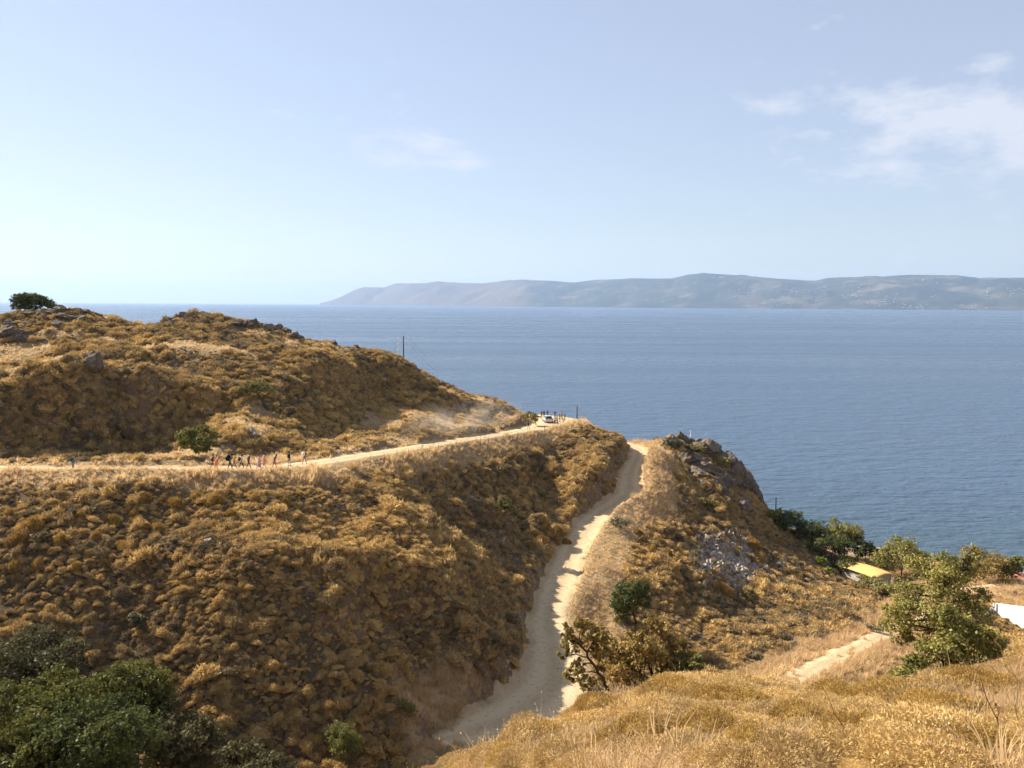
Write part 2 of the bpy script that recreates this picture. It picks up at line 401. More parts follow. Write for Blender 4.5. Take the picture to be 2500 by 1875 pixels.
STEP = 0.6
GX = np.arange(-150, 150.01, STEP); GY = np.arange(-14, 285.01, STEP)
gx, gy = np.meshgrid(GX, GY)
GZ = height_full(gx, gy)
def H(x, y):
    """ground height, read off the grid"""
    x = np.asarray(x, float); y = np.asarray(y, float)
    u = np.clip((x-GX[0])/STEP, 0, len(GX)-1.001); v = np.clip((y-GY[0])/STEP, 0, len(GY)-1.001)
    i = u.astype(int); j = v.astype(int); fu = u-i; fv = v-j
    return (GZ[j, i]*(1-fu)+GZ[j, i+1]*fu)*(1-fv)+(GZ[j+1, i]*(1-fu)+GZ[j+1, i+1]*fu)*fv
def hit(px, py, y0=6.0, y1=280.0):
    """first point where the view ray through a photo pixel meets the ground"""
    d = ray(px, py); Y = np.arange(y0, y1, 0.25)
    P = np.array(CAM)[None]+np.array(d)[None]*(Y/d.y)[:, None]
    below = P[:, 2] < H(P[:, 0], P[:, 1])
    if not below.any(): return None
    k = int(np.argmax(below)); return Vector((P[k, 0], P[k, 1], float(H(P[k, 0], P[k, 1]))))
def G(x, y, dz=0.0): return Vector((x, y, float(H(x, y))+dz))
def road_edge(x, y):
    """distance outside the nearest road edge (negative on a road)"""
    x = np.asarray(x, float); y = np.asarray(y, float)
    e = np.full(x.shape, 1e9)
    for _, R, _, _ in ROADS:
        d, k = near_road(x, y, R); e = np.minimum(e, d-R[k, 3])
    return e
# ------------------------------------------------------------------ ground material
def ground_material():
    t = NT('dry_earth'); p = t.pos()
    big = t.noise(p, 0.06, 4, 0.6); mid = t.noise(p, 0.45, 5, 0.6); fine = t.noise(p, 3.5, 5, 0.65)
    c1 = t.ramp(mid, [(0.30, (0.075, 0.054, 0.031)), (0.55, (0.13, 0.094, 0.052)), (0.75, (0.20, 0.145, 0.080))])
    c2 = t.ramp(fine, [(0.3, (0.085, 0.058, 0.033)), (0.7, (0.20, 0.138, 0.076))])
    c = t.mix(0.45, c1, c2)
    c = t.mix(t.ramp(big, [(0.42, 0.0), (0.62, 0.55)]), c, (0.24, 0.17, 0.105))
    straw = t.node('ShaderNodeAttribute', attribute_name='straw').outputs['Fac']
    c = t.mix(t.math('MULTIPLY', straw, 0.85), c, t.ramp(fine, [(0.3, (0.40, 0.265, 0.135)), (0.7, (0.58, 0.415, 0.215))]))
    # bare steep cuts show pinkish grey subsoil
    g = t.node('ShaderNodeNewGeometry'); s = t.node('ShaderNodeSeparateXYZ'); t.link(g.outputs['True Normal'], s.inputs[0])
    steep = t.math('SUBTRACT', 1.0, s.outputs['Z'])
    steep = t.ramp(steep, [(0.30, 0.0), (0.46, 1.0)])
    soil = t.ramp(t.noise(p, 1.3, 6, 0.7), [(0.3, (0.17, 0.11, 0.062)), (0.6, (0.28, 0.185, 0.108)), (0.8, (0.36, 0.255, 0.165))])
    c = t.mix(t.math('MULTIPLY', steep, 0.85), c, soil)
    # beach shingle close to the sea
    sp = t.node('ShaderNodeSeparateXYZ'); t.link(p, sp.inputs[0])
    low = t.ramp(t.math('MULTIPLY', sp.outputs['Z'], 0.1), [(0.16, 1.0), (0.30, 0.0)])
    c = t.mix(low, c, t.ramp(fine, [(0.3, (0.33, 0.22, 0.17)), (0.7, (0.46, 0.36, 0.29))]))
    b = t.bump(t.math('ADD', t.noise(p, 5.0, 6, 0.7), t.math('MULTIPLY', t.noise(t.scalevec(p, (1, 1, 0.25)), 1.4, 4, 0.7), 2.0)), 0.9, 0.35)
    return t.done(t.bsdf(c, 0.95, 0.05, b))
M_GROUND = ground_material()

# terrain sheet
keep = GZ > -5.5
ny, nx = GZ.shape
idx = np.arange(nx*ny).reshape(ny, nx)
q = np.stack([idx[:-1, :-1], idx[:-1, 1:], idx[1:, 1:], idx[1:, :-1]], -1).reshape(-1, 4)
kq = (keep[:-1, :-1] | keep[:-1, 1:] | keep[1:, 1:] | keep[1:, :-1]).ravel()
q = q[kq]
TV = np.stack([gx.ravel(), gy.ravel(), GZ.ravel()], -1)
used = np.unique(q); remap = np.full(nx*ny, -1); remap[used] = np.arange(len(used))
me = np_mesh('ground', TV[used], remap[q], M_GROUND, True)
ground = link(bpy.data.objects.new('ground', me)); tag(ground, 'dry hilly ground of brown earth above the sea', 'ground', kind='structure')

# ------------------------------------------------------------------ dirt roads
def road_material():
    t = NT('road_dust'); p = t.pos()
    m = t.noise(p, 0.5, 5, 0.6); f = t.noise(p, 6.0, 6, 0.7)
    c = t.mix(0.5, t.ramp(m, [(0.3, (0.37, 0.262, 0.142)), (0.7, (0.53, 0.39, 0.22))]), t.ramp(f, [(0.3, (0.36, 0.256, 0.14)), (0.7, (0.55, 0.40, 0.23))]))
    a = t.node('ShaderNodeAttribute', attribute_name='across').outputs['Fac']
    # wheel tracks: paler compacted bands; looser, browner crown and verges
    w = t.node('ShaderNodeMath', operation='PINGPONG'); t.link(a, w.inputs[0]); w.inputs[1].default_value = 0.5
    wob = t.math('ADD', w.outputs[0], t.math('MULTIPLY', t.math('SUBTRACT', t.noise(p, 0.35, 3), 0.5), 0.14))
    track = t.ramp(wob, [(0.10, 0.0), (0.22, 1.0), (0.32, 1.0), (0.46, 0.25)])
    c = t.mix(t.math('MULTIPLY', track, 0.8), c, (0.60, 0.455, 0.275))
    c = t.mix(t.ramp(t.noise(p, 1.6, 5, 0.7), [(0.52, 0.0), (0.68, 0.6)]), c, (0.30, 0.205, 0.115))
    b = t.bump(t.math('ADD', f, t.math('MULTIPLY', wob, 2.0)), 0.7, 0.12)
    return t.done(t.bsdf(c, 0.95, 0.05, b))
M_ROAD = road_material()
def road_sheet(name, R, label, n_across=9, ragged=0.18):
    V = []; F = []; acr = []
    T = np.gradient(R[:, :2], axis=0); T /= np.linalg.norm(T, axis=1)[:, None]
    N = np.stack([T[:, 1], -T[:, 0]], -1)
    s = np.arange(len(R))*0.5
    for i in range(len(R)):
        for k in range(n_across):
            u = k/(n_across-1)*2-1
            hw = R[i, 3]*(1.06+ragged*float(fbm(np.array(s[i]/2.2), np.array(3.0*np.sign(u)), 3, 41)))
            x = R[i, 0]+N[i, 0]*u*hw; y = R[i, 1]+N[i, 1]*u*hw
            z = max(float(H(x, y)), R[i, 2]-0.02)+0.05 if abs(u) < 0.9 else float(H(x, y))-0.06
            V.append((x, y, z)); acr.append((u+1)/2)
            if i and k: a = i*n_across+k; F.append((a-n_across-1, a-n_across, a, a-1))
    o = mesh_obj(name, V, F, M_ROAD, smooth_=True)
    at_ = o.data.attributes.new('across', 'FLOAT', 'POINT'); at_.data.foreach_set('value', acr)
    tag(o, label, 'road', kind='structure'); return o
road_sheet('dirt_road', UPPER, 'pale dirt road cut along the hillside with walkers on it')
road_sheet('dirt_track', JOIN, 'overgrown dirt track in the valley behind the foreground slope', ragged=0.42)
road_sheet('lower_dirt_road', LOWER, 'winding dirt road half in shadow of its bank')

# ------------------------------------------------------------------ sea
def sea_material():
    t = NT('sea_water'); p = t.pos()
    pv = t.scalevec(p, (0.55, 1.0, 1.0))
    w = t.math('ADD', t.noise(pv, 0.42, 4, 0.62), t.math('MULTIPLY', t.noise(pv, 0.13, 3, 0.6), 2.2))
    b = t.bump(w, 1.0, 1.15)
    # shoals and current lanes of slightly different water, greener over the shallows
    lane = t.noise(t.scalevec(p, (0.0006, 0.006, 1)), 1.0, 5, 0.6)
    sp = t.node('ShaderNodeSeparateXYZ'); t.link(p, sp.inputs[0])
    shal = t.ramp(t.math('DIVIDE', t.math('SUBTRACT', t.math('ADD', sp.outputs['Y'], t.math('MULTIPLY', sp.outputs['X'], 0.35)), 230.0), 130.0), [(0.0, 1.0), (1.0, 0.0)])
    c = t.mix(shal, t.ramp(lane, [(0.35, (0.048, 0.082, 0.135)), (0.65, (0.066, 0.105, 0.162))]), (0.045, 0.078, 0.105))
    r = t.ramp(lane, [(0.35, 0.20), (0.65, 0.42)])
    s = t.bsdf(c, r, 0.5, b); s.inputs['IOR'].default_value = 1.333
    return t.done(s)
S = 42000.0
sea = mesh_obj('sea', [(-S, 40, SEA), (S, 40, SEA), (S, S, SEA), (-S, S, SEA)], [(0, 1, 2, 3)], sea_material())
tag(sea, 'calm blue sea stretching to the horizon', 'sea', kind='structure')

# ------------------------------------------------------------------ far coast across the strait
sil = [(785, 742), (830, 725), (870, 705), (890, 700), (940, 702), (965, 692), (1040, 691), (1070, 687), (1130, 690), (1180, 691), (1280, 684), (1350, 685), (1400, 690), (1460, 683), (1510, 681),
       (1640, 680), (1680, 671), (1720, 668), (1790, 672), (1850, 676), (1940, 682), (1990, 685), (2020, 679), (2080, 680), (2150, 677), (2220, 671), (2270, 671), (2340, 675), (2390, 681), (2440, 678), (2500, 677), (2700, 672), (3000, 684), (3400, 690)]
shore = [(785, 24000), (1000, 20500), (1300, 16800), (1700, 14500), (2100, 13000), (2500, 12000), (3400, 10500)]
cols = np.arange(780, 3400, 4.0)
sy = np.interp(cols, [s[0] for s in sil], [s[1] for s in sil]); sd = np.interp(cols, [s[0] for s in shore], [s[1] for s in shore])
NR = 44
fv = np.zeros((len(cols), NR, 3))
for i, px in enumerate(cols):
    depth = np.interp(px, [780, 900, 1300, 3400], [600, 2200, 3600, 3600])
    r = at(px, sy[i], sd[i]+depth)
    for j in range(NR):
        t = j/(NR-1)*1.35; Y = sd[i]-60+t*depth
        X = r.x*Y/r.y
        fv[i, j] = (X, Y, 0)
    t = np.arange(NR)/(NR-1)*1.35
    env = np.where(t < 1, np.sin(np.clip(t, 0, 1)*math.pi/2)**1.15, np.cos((t-1)*2.6))
    fv[i, :, 2] = env*(r.z+8)-14
rough = fbm(fv[:, :, 0]/900, fv[:, :, 1]/900, 5, 5)+0.35*fbm(fv[:, :, 0]/260, fv[:, :, 1]/260, 3, 15)
tt = (np.arange(NR)/(NR-1)*1.35)[None]
fv[:, :, 2] += rough*np.clip(tt*5, 0, 1)*np.clip((1-tt)*3, 0.03, 1)*115
ix = np.arange(len(cols)*NR).reshape(len(cols), NR)
fq = np.stack([ix[:-1, :-1], ix[1:, :-1], ix[1:, 1:], ix[:-1, 1:]], -1).reshape(-1, 4)
def far_material():
    t = NT('far_coast_cover'); p = t.pos()
    a = t.noise(p, 0.0011, 6, 0.65); b = t.noise(p, 0.006, 5, 0.7)
    c = t.ramp(a, [(0.35, (0.030, 0.040, 0.026)), (0.52, (0.052, 0.056, 0.036)), (0.66, (0.17, 0.14, 0.09))])
    c = t.mix(t.ramp(b, [(0.60, 0.0), (0.72, 0.7)]), c, (0.30, 0.25, 0.18))
    sp = t.node('ShaderNodeSeparateXYZ'); t.link(p, sp.inputs[0])
    bare = t.ramp(t.math('DIVIDE', sp.outputs['X'], 4000.0), [(-0.0, 1.0), (0.12, 0.0)])
    c = t.mix(t.math('MULTIPLY', bare, 0.6), c, (0.17, 0.12, 0.085))
    return t.done(t.bsdf(c, 1.0, 0.0))
far = link(bpy.data.objects.new('far_hills', np_mesh('far_hills', fv.reshape(-1, 3), fq, far_material(), True)))
tag(far, 'long hazy wooded coast on the far side of the strait', 'hills', kind='structure')
# villages on the far slopes: too small to pick apart
hv = []; hf = []; r_ = random.Random(3)
for px, n, sp_, lo, hi in [(1090, 26, 90, .03, .10), (1130, 18, 25, .02, .05), (1395, 12, 30, .15, .35), (1440, 10, 20, .05, .5), (1765, 40, 16, .45, .7), (1820, 30, 60, .2, .55), (1860, 16, 20, .02, .15), (1910, 34, 40, .08, .2), (1950, 26, 30, .25, .45), (2080, 20, 25, .3, .36), (2130, 20, 60, .25, .5),
                             (2160, 26, 40, .05, .16), (2190, 22, 40, .12, .3), (2240, 20, 30, .02, .08), (2370, 28, 40, .03, .12), (2430, 16, 30, .3, .5), (2300, 16, 60, .3, .7), (2000, 20, 60, .4, .7), (1650, 14, 60, .05, .3), (2480, 12, 20, .3, .4)]:
    for k in range(n):
        c = int(np.clip((px+r_.gauss(0, sp_*0.5)-780)/4, 0, len(cols)-1)); j = int(r_.uniform(lo, hi)/1.35*(NR-1))+1
        x, y, z = fv[c, j]; x += r_.uniform(-50, 50); y += r_.uniform(-60, 60)
        w = r_.uniform(5, 12); d = r_.uniform(5, 10); h = r_.uniform(3, 7); b0 = len(hv)
        hv += [(x-w, y-d, z-6), (x+w, y-d, z-6), (x+w, y+d, z-6), (x-w, y+d, z-6), (x-w, y-d, z+h), (x+w, y-d, z+h), (x+w, y+d, z+h), (x-w, y+d, z+h)]
        hf += [tuple(b0+v for v in f) for f in ((0, 1, 5, 4), (1, 2, 6, 5), (2, 3, 7, 6), (3, 0, 4, 7), (4, 5, 6, 7))]
vil = mesh_obj('far_village_houses', hv, hf, plain('pale_render', (0.50, 0.45, 0.39)))
tag(vil, 'scattered pale village houses on the far hazy coast', 'houses', kind='stuff')
# ------------------------------------------------------------------ vegetation materials
def leaf_mat(name, stops, translucent=0.3, pos_scale=0.8, attr=None):
    """leaf colour varies over the crown (object-space noise) and from plant to plant"""
    t = NT(name); p = t.pos()
    oi = t.node('ShaderNodeObjectInfo').outputs['Random']
    f = t.math('ADD', t.math('MULTIPLY', t.noise(p, pos_scale, 3, 0.6), 0.75), t.math('MULTIPLY', t.math('SUBTRACT', oi, -0.6), 0.14))
    f2 = t.math('ADD', f, t.math('MULTIPLY', t.math('SUBTRACT', t.noise(p, 9.0, 2, 0.5), 0.5), 0.5))
    c = t.ramp(f2, stops)
    d = t.node('ShaderNodeBsdfDiffuse'); t.link(c, d.inputs[0])
    tr = t.node('ShaderNodeBsdfTranslucent'); t.link(c, tr.inputs[0])
    gl = t.node('ShaderNodeBsdfGlossy'); gl.inputs['Roughness'].default_value = 0.5
    m1 = t.node('ShaderNodeMixShader'); m1.inputs[0].default_value = translucent; t.link(d.outputs[0], m1.inputs[1]); t.link(tr.outputs[0], m1.inputs[2])
    m2 = t.node('ShaderNodeMixShader'); m2.inputs[0].default_value = 0.012; t.link(m1.outputs[0], m2.inputs[1]); t.link(gl.outputs[0], m2.inputs[2])
    return t.done(m2)
def scrub_mat(name, cols, translucent=0.2):
    """dry scrub and grass: tint comes with each plant, broad drifts from place to place"""
    t = NT(name); p = t.pos()
    a = t.node('ShaderNodeAttribute', attribute_name='tint', attribute_type='INSTANCER').outputs['Fac']
    drift = t.noise(p, 0.07, 3, 0.55); fine = t.noise(p, 7.0, 2, 0.6)
    f = t.math('ADD', t.math('ADD', t.math('MULTIPLY', a, 0.55), t.math('MULTIPLY', drift, 0.45)), t.math('MULTIPLY', t.math('SUBTRACT', fine, 0.5), 0.35))
    c = t.ramp(f, cols)
    d = t.node('ShaderNodeBsdfDiffuse'); t.link(c, d.inputs[0])
    tr = t.node('ShaderNodeBsdfTranslucent'); t.link(c, tr.inputs[0])
    m1 = t.node('ShaderNodeMixShader'); m1.inputs[0].default_value = translucent; t.link(d.outputs[0], m1.inputs[1]); t.link(tr.outputs[0], m1.inputs[2])
    return t.done(m1)
M_SCRUB = scrub_mat('dry_scrub', [(0.08, (0.155, 0.130, 0.085)), (0.28, (0.26, 0.195, 0.108)), (0.50, (0.445, 0.302, 0.134)), (0.76, (0.605, 0.415, 0.168)), (1.0, (0.70, 0.505, 0.225))])
M_GRASS = scrub_mat('dry_grass', [(0.10, (0.50, 0.325, 0.175)), (0.40, (0.64, 0.445, 0.24)), (0.70, (0.72, 0.53, 0.285)), (1.0, (0.78, 0.62, 0.36))], 0.5)
M_OAK_DRY = leaf_mat('oak_leaf_dry', [(0.25, (0.108, 0.082, 0.030)), (0.5, (0.259, 0.192, 0.057)), (0.72, (0.453, 0.299, 0.099)), (0.9, (0.559, 0.327, 0.133))])
M_OAK_DUSK = leaf_mat('oak_leaf_dusk', [(0.25, (0.050, 0.046, 0.020)), (0.5, (0.098, 0.088, 0.036)), (0.75, (0.155, 0.132, 0.058)), (0.95, (0.20, 0.155, 0.075))])
M_OAK = leaf_mat('oak_leaf', [(0.25, (0.039, 0.049, 0.013)), (0.5, (0.089, 0.096, 0.022)), (0.75, (0.165, 0.147, 0.034)), (0.95, (0.263, 0.197, 0.055))])
M_OLIVE = leaf_mat('olive_leaf', [(0.25, (0.112, 0.116, 0.044)), (0.55, (0.271, 0.235, 0.081)), (0.85, (0.511, 0.407, 0.146))])
M_DARK = leaf_mat('evergreen_leaf', [(0.25, (0.039, 0.053, 0.017)), (0.55, (0.104, 0.119, 0.034)), (0.85, (0.211, 0.205, 0.061))])
M_FRESH = leaf_mat('fresh_leaf', [(0.25, (0.086, 0.099, 0.025)), (0.55, (0.183, 0.179, 0.047)), (0.85, (0.322, 0.271, 0.078))])
M_TAMARISK = leaf_mat('tamarisk_leaf', [(0.25, (0.122, 0.124, 0.033)), (0.55, (0.297, 0.262, 0.070)), (0.85, (0.538, 0.411, 0.124))])
M_SPURGE = leaf_mat('spurge_leaf', [(0.25, (0.11, 0.15, 0.018)), (0.55, (0.22, 0.27, 0.035)), (0.85, (0.36, 0.40, 0.07))])
M_SAGE = leaf_mat('sage_leaf', [(0.25, (0.07, 0.075, 0.045)), (0.55, (0.14, 0.14, 0.085)), (0.85, (0.24, 0.23, 0.14))])
M_STRAW = leaf_mat('straw_stem', [(0.25, (0.34, 0.24, 0.10)), (0.6, (0.52, 0.39, 0.18)), (0.9, (0.66, 0.52, 0.28))])
M_HEAD = leaf_mat('thistle_head', [(0.25, (0.20, 0.11, 0.045)), (0.6, (0.36, 0.22, 0.09)), (0.9, (0.52, 0.37, 0.18))])
def bark_mat(name, col):
    t = NT(name); tc = t.node('ShaderNodeTexCoord').outputs['Object']
    f = t.noise(t.scalevec(tc, (9, 9, 1.6)), 2.0, 5, 0.65)
    c = t.ramp(f, [(0.3, tuple(v*0.5 for v in col)), (0.7, tuple(v*1.4 for v in col))])
    return t.done(t.bsdf(c, 0.95, 0.05, t.bump(f, 0.7, 0.03)))
M_BARK = bark_mat('bark', (0.085, 0.062, 0.045))
M_BARK_PALE = bark_mat('bark_pale', (0.16, 0.125, 0.09))

# ------------------------------------------------------------------ leaf clouds, tubes
def rand_unit(n, r):
    v = r.normal(size=(n, 3)); return v/np.linalg.norm(v, axis=1)[:, None]
def leaf_quads(P, Nrm, size, r, aspect=1.7, jitter=0.75):
    """diamond leaves at P facing roughly Nrm"""
    n = len(P)
    N = Nrm+r.normal(size=(n, 3))*jitter; N /= np.linalg.norm(N, axis=1)[:, None]
    U = np.cross(N, rand_unit(n, r)); U /= np.linalg.norm(U, axis=1)[:, None]+1e-9
    W = np.cross(N, U); s = (size*r.uniform(0.6, 1.35, n))[:, None]
    V = np.stack([P-U*s*aspect*0.5, P+W*s*0.5+N*s*0.12, P+U*s*aspect*0.5, P-W*s*0.5+N*s*0.12], 1)
    F = np.arange(n*4).reshape(n, 4)
    return V.reshape(-1, 3), F
def tube(path, radii, sides=6):
    V = []; F = []
    for i, p in enumerate(path):
        p = Vector(p); a = Vector(path[max(0, i-1)]); b = Vector(path[min(len(path)-1, i+1)])
        q = (b-a).normalized().to_track_quat('Z', 'Y')
        for k in range(sides):
            an = 2*math.pi*k/sides
            V.append(p+q @ Vector((math.cos(an)*radii[i], math.sin(an)*radii[i], 0)))
    n = len(path)
    for i in range(n-1):
        for k in range(sides):
            a = i*sides+k; b = i*sides+(k+1) % sides; F.append((a, b, b+sides, a+sides))
    V.append(Vector(path[-1])); c = len(V)-1
    for k in range(sides): F.append(((n-1)*sides+k, (n-1)*sides+(k+1) % sides, c, c))
    F = [f if f[2] != f[3] else f[:3] for f in F]
    return V, F
def join_parts(parts):
    V = []; F = []
    for v, f in parts:
        b = len(V); V += list(v); F += [tuple(b+i for i in q) for q in f]
    return V, F
def wander(a, b, n, amp, r, sag=0.0):
    a = Vector(a); b = Vector(b); out = []
    for i in range(n+1):
        t = i/n; p = a.lerp(b, t)
        if 0 < i < n: p += Vector((r.uniform(-amp, amp), r.uniform(-amp, amp), r.uniform(-amp, amp)*0.7))
        p.z += sag*math.sin(math.pi*t); out.append(p)
    return out

def make_tree(name, base, clusters, leaf, n_leaf, mat, label, cat='tree', trunk=None, trunk_r=0.12, bark=M_BARK, seed=0, group=None, shell=0.55, rz_stems=0):
    """clusters: list of (centre offset from base, (rx,ry,rz)); trunk: list of offsets; limbs run from the trunk to every cluster"""
    r = np.random.default_rng(seed); rr = random.Random(seed)
    root = empty(name, base); tag(root, label, cat, group)
    if trunk is None:
        c = sum((Vector(k[0]) for k in clusters), Vector())/len(clusters)
        trunk = [(0, 0, -0.4), (c.x*0.15, c.y*0.15, c.z*0.35), (c.x*0.5, c.y*0.5, c.z*0.7)]
    tp = [Vector(p) for p in trunk]
    L = sum((tp[i+1]-tp[i]).length for i in range(len(tp)-1))
    fine = []
    for i in range(len(tp)-1):
        w = wander(tp[i], tp[i+1], 3, L*0.02, rr); fine += w if i == 0 else w[1:]
    parts = [tube(fine, [trunk_r*(1.25-0.75*i/(len(fine)-1)) for i in range(len(fine))], 7)]
    sub = []
    for (cc, cr) in clusters:
        cc = Vector(cc); k = min(range(len(fine)//3, len(fine)), key=lambda i: (fine[i]-cc).length+max(0, fine[i].z-cc.z)*1.5)
        w = wander(fine[k], cc, 4, (cc-fine[k]).length*0.07, rr, (cc-fine[k]).length*0.05)
        r0 = trunk_r*0.48
        parts.append(tube(w, [r0*(1-0.72*i/4) for i in range(5)], 5))
        ns = max(4, min(12, int(7*(cr[0]*cr[1]*cr[2])**(1/3.0)+3)))
        for s in range(ns):
            u = rand_unit(1, r)[0]; u[2] = abs(u[2])*0.9-0.15 if rr.random() < 0.75 else u[2]
            e = cc+Vector((u[0]*cr[0], u[1]*cr[1], u[2]*cr[2]))*rr.uniform(0.55, 0.95)
            w2 = wander(w[rr.choice((2, 3, 4))], e, 3, (e-cc).length*0.10, rr)
            parts.append(tube(w2, [r0*0.34, r0*0.25, r0*0.16, r0*0.07], 4)); sub.append((e, cr))
    V, F = join_parts(parts); mesh_obj('trunk', V, F, bark, root, True)
    # leaves: tufts round every twig end, some filling the space between
    vol = np.array([k[1][0]*k[1][1]*k[1][2] for k in clusters])**0.67
    share = vol/vol.sum()
    VV = []; FF = []; off = 0
    for ci, (cc, cr) in enumerate(clusters):
        n = max(20, int(n_leaf*share[ci])); cc = np.array(cc); cra = np.array(cr)
        ends = [np.array(e) for e, c2 in sub if c2 is cr] or [cc]
        n_tuft = max(6, int(n/26)); cen = []
        for k in range(n_tuft):
            u = rand_unit(1, r)[0]; rad = r.uniform(0.45, 1.0)**shell*r.uniform(0.82, 1.08)
            cen.append(cc+u*cra*rad)
        cen = np.array(cen+ends)
        which = r.integers(0, len(cen), n); tr = cra.mean()*0.24
        P = cen[which]+r.normal(size=(n, 3))*tr*np.array([1, 1, 0.75])*0.62
        Nn = (P-cc)/cra; Nn[:, 2] += 0.35; Nn /= np.linalg.norm(Nn, axis=1)[:, None]+1e-9
        v, f = leaf_quads(P, Nn, leaf, r); VV.append(v); FF.append(f+off); off += len(v)
    me = np_mesh('crown', np.concatenate(VV), np.concatenate(FF), mat)
    link(bpy.data.objects.new('crown', me), root)
    return root
def ball_clusters(c, rad, n, seed, sub=0.45, flat=0.0):
    """n blobs spread through an ellipsoid"""
    r = random.Random(seed); out = []
    c = Vector(c)
    for k in range(n):
        a = 2*math.pi*(k+r.uniform(-.3, .3))/n*1.618*2; h = -0.55+1.35*((k*0.618+r.random()*0.3) % 1)
        q = math.sqrt(max(0.1, 1-min(1, h*h)))*r.uniform(0.45, 0.78)
        s = sub*r.uniform(0.75, 1.25)
        out.append(((c.x+rad[0]*q*math.cos(a), c.y+rad[1]*q*math.sin(a), c.z+rad[2]*h*0.62), (rad[0]*s, rad[1]*s, rad[2]*s)))
    return out

# ------------------------------------------------------------------ scatter of ground cover with one object per kind
LIB = {}
def lib_collection(name, meshes):
    c = bpy.data.collections.new(name)
    for i, me in enumerate(meshes):
        c.objects.link(bpy.data.objects.new('%s_%02d' % (name, i), me))
    return c
def scatter(name, label, cat, coll, P, rot, scl, pick, tint):
    me = bpy.data.meshes.new(name); n = len(P)
    me.vertices.add(n); me.vertices.foreach_set('co', np.asarray(P, np.float32).ravel())
    for nm, ty, key, arr in (('rot', 'FLOAT_VECTOR', 'vector', rot), ('scl', 'FLOAT_VECTOR', 'vector', scl), ('pick', 'INT', 'value', pick), ('tint', 'FLOAT', 'value', tint)):
        a = me.attributes.new(nm, ty, 'POINT'); a.data.foreach_set(key, np.asarray(arr, np.int32 if ty == 'INT' else np.float32).ravel())
    o = link(bpy.data.objects.new(name, me)); tag(o, label, cat, kind='stuff')
    ng = bpy.data.node_groups.new('scatter_'+name, 'GeometryNodeTree')
    ng.interface.new_socket('Geometry', in_out='INPUT', socket_type='NodeSocketGeometry')
    ng.interface.new_socket('Geometry', in_out='OUTPUT', socket_type='NodeSocketGeometry')
    N, Lk = ng.nodes, ng.links
    gi = N.new('NodeGroupInput'); go = N.new('NodeGroupOutput'); iop = N.new('GeometryNodeInstanceOnPoints'); ci = N.new('GeometryNodeCollectionInfo')
    ci.inputs['Collection'].default_value = coll; ci.inputs['Separate Children'].default_value = True; ci.inputs['Reset Children'].default_value = True
    def attr(nm, ty):
        a = N.new('GeometryNodeInputNamedAttribute'); a.data_type = ty; a.inputs['Name'].default_value = nm
        return a.outputs['Attribute']
    e2r = N.new('FunctionNodeEulerToRotation'); Lk.new(attr('rot', 'FLOAT_VECTOR'), e2r.inputs[0])
    Lk.new(gi.outputs[0], iop.inputs['Points']); Lk.new(ci.outputs[0], iop.inputs['Instance'])
    iop.inputs['Pick Instance'].default_value = True
    Lk.new(attr('pick', 'INT'), iop.inputs['Instance Index']); Lk.new(e2r.outputs[0], iop.inputs['Rotation']); Lk.new(attr('scl', 'FLOAT_VECTOR'), iop.inputs['Scale'])
    Lk.new(iop.outputs[0], go.inputs[0])
    md = o.modifiers.new('scatter', 'NODES'); md.node_group = ng
    return o

def cushion_mesh(name, seed, n, sprig, core=0.74, mat=M_SCRUB, aspect=2.2, height=0.72, spiky=0.35):
    """cushion shrub of unit radius: rough domed core under a coat of sprigs"""
    r = np.random.default_rng(seed)
    bm = bmesh.new(); bmesh.ops.create_icosphere(bm, subdivisions=2, radius=1.0)
    for v in bm.verts:
        k = 1+0.22*math.sin(v.co.x*3.1+seed)*math.cos(v.co.y*2.7-seed)+r.uniform(-.12, .12)
        v.co *= core*k; v.co.z = max(v.co.z*height*1.05, -0.12)
    cv = np.array([v.co[:] for v in bm.verts]); cf = np.array([[l.index for l in f.verts] for f in bm.faces]); bm.free()
    u = rand_unit(n, r); u[:, 2] = np.abs(u[:, 2])*1.05-0.08
    k = 1+0.20*np.sin(u[:, 0]*3.1+seed)*np.cos(u[:, 1]*2.7-seed)
    P = u*(r.uniform(0.70, 1.0, n)*k)[:, None]; P[:, 2] *= height
    D = u+r.normal(size=(n, 3))*spiky; D[:, 2] += 0.35; D /= np.linalg.norm(D, axis=1)[:, None]
    W = np.cross(D, rand_unit(n, r)); W /= np.linalg.norm(W, axis=1)[:, None]
    s = (sprig*r.uniform(0.6, 1.4, n))[:, None]
    V = np.stack([P-W*s*0.5-D*s*aspect*0.3, P+W*s*0.5-D*s*aspect*0.3, P+D*s*aspect*0.7], 1).reshape(-1, 3)
    F = np.arange(n*3).reshape(n, 3)
    return np_mesh(name, np.concatenate([cv, V]), np.concatenate([cf, F+len(cv)]), mat)
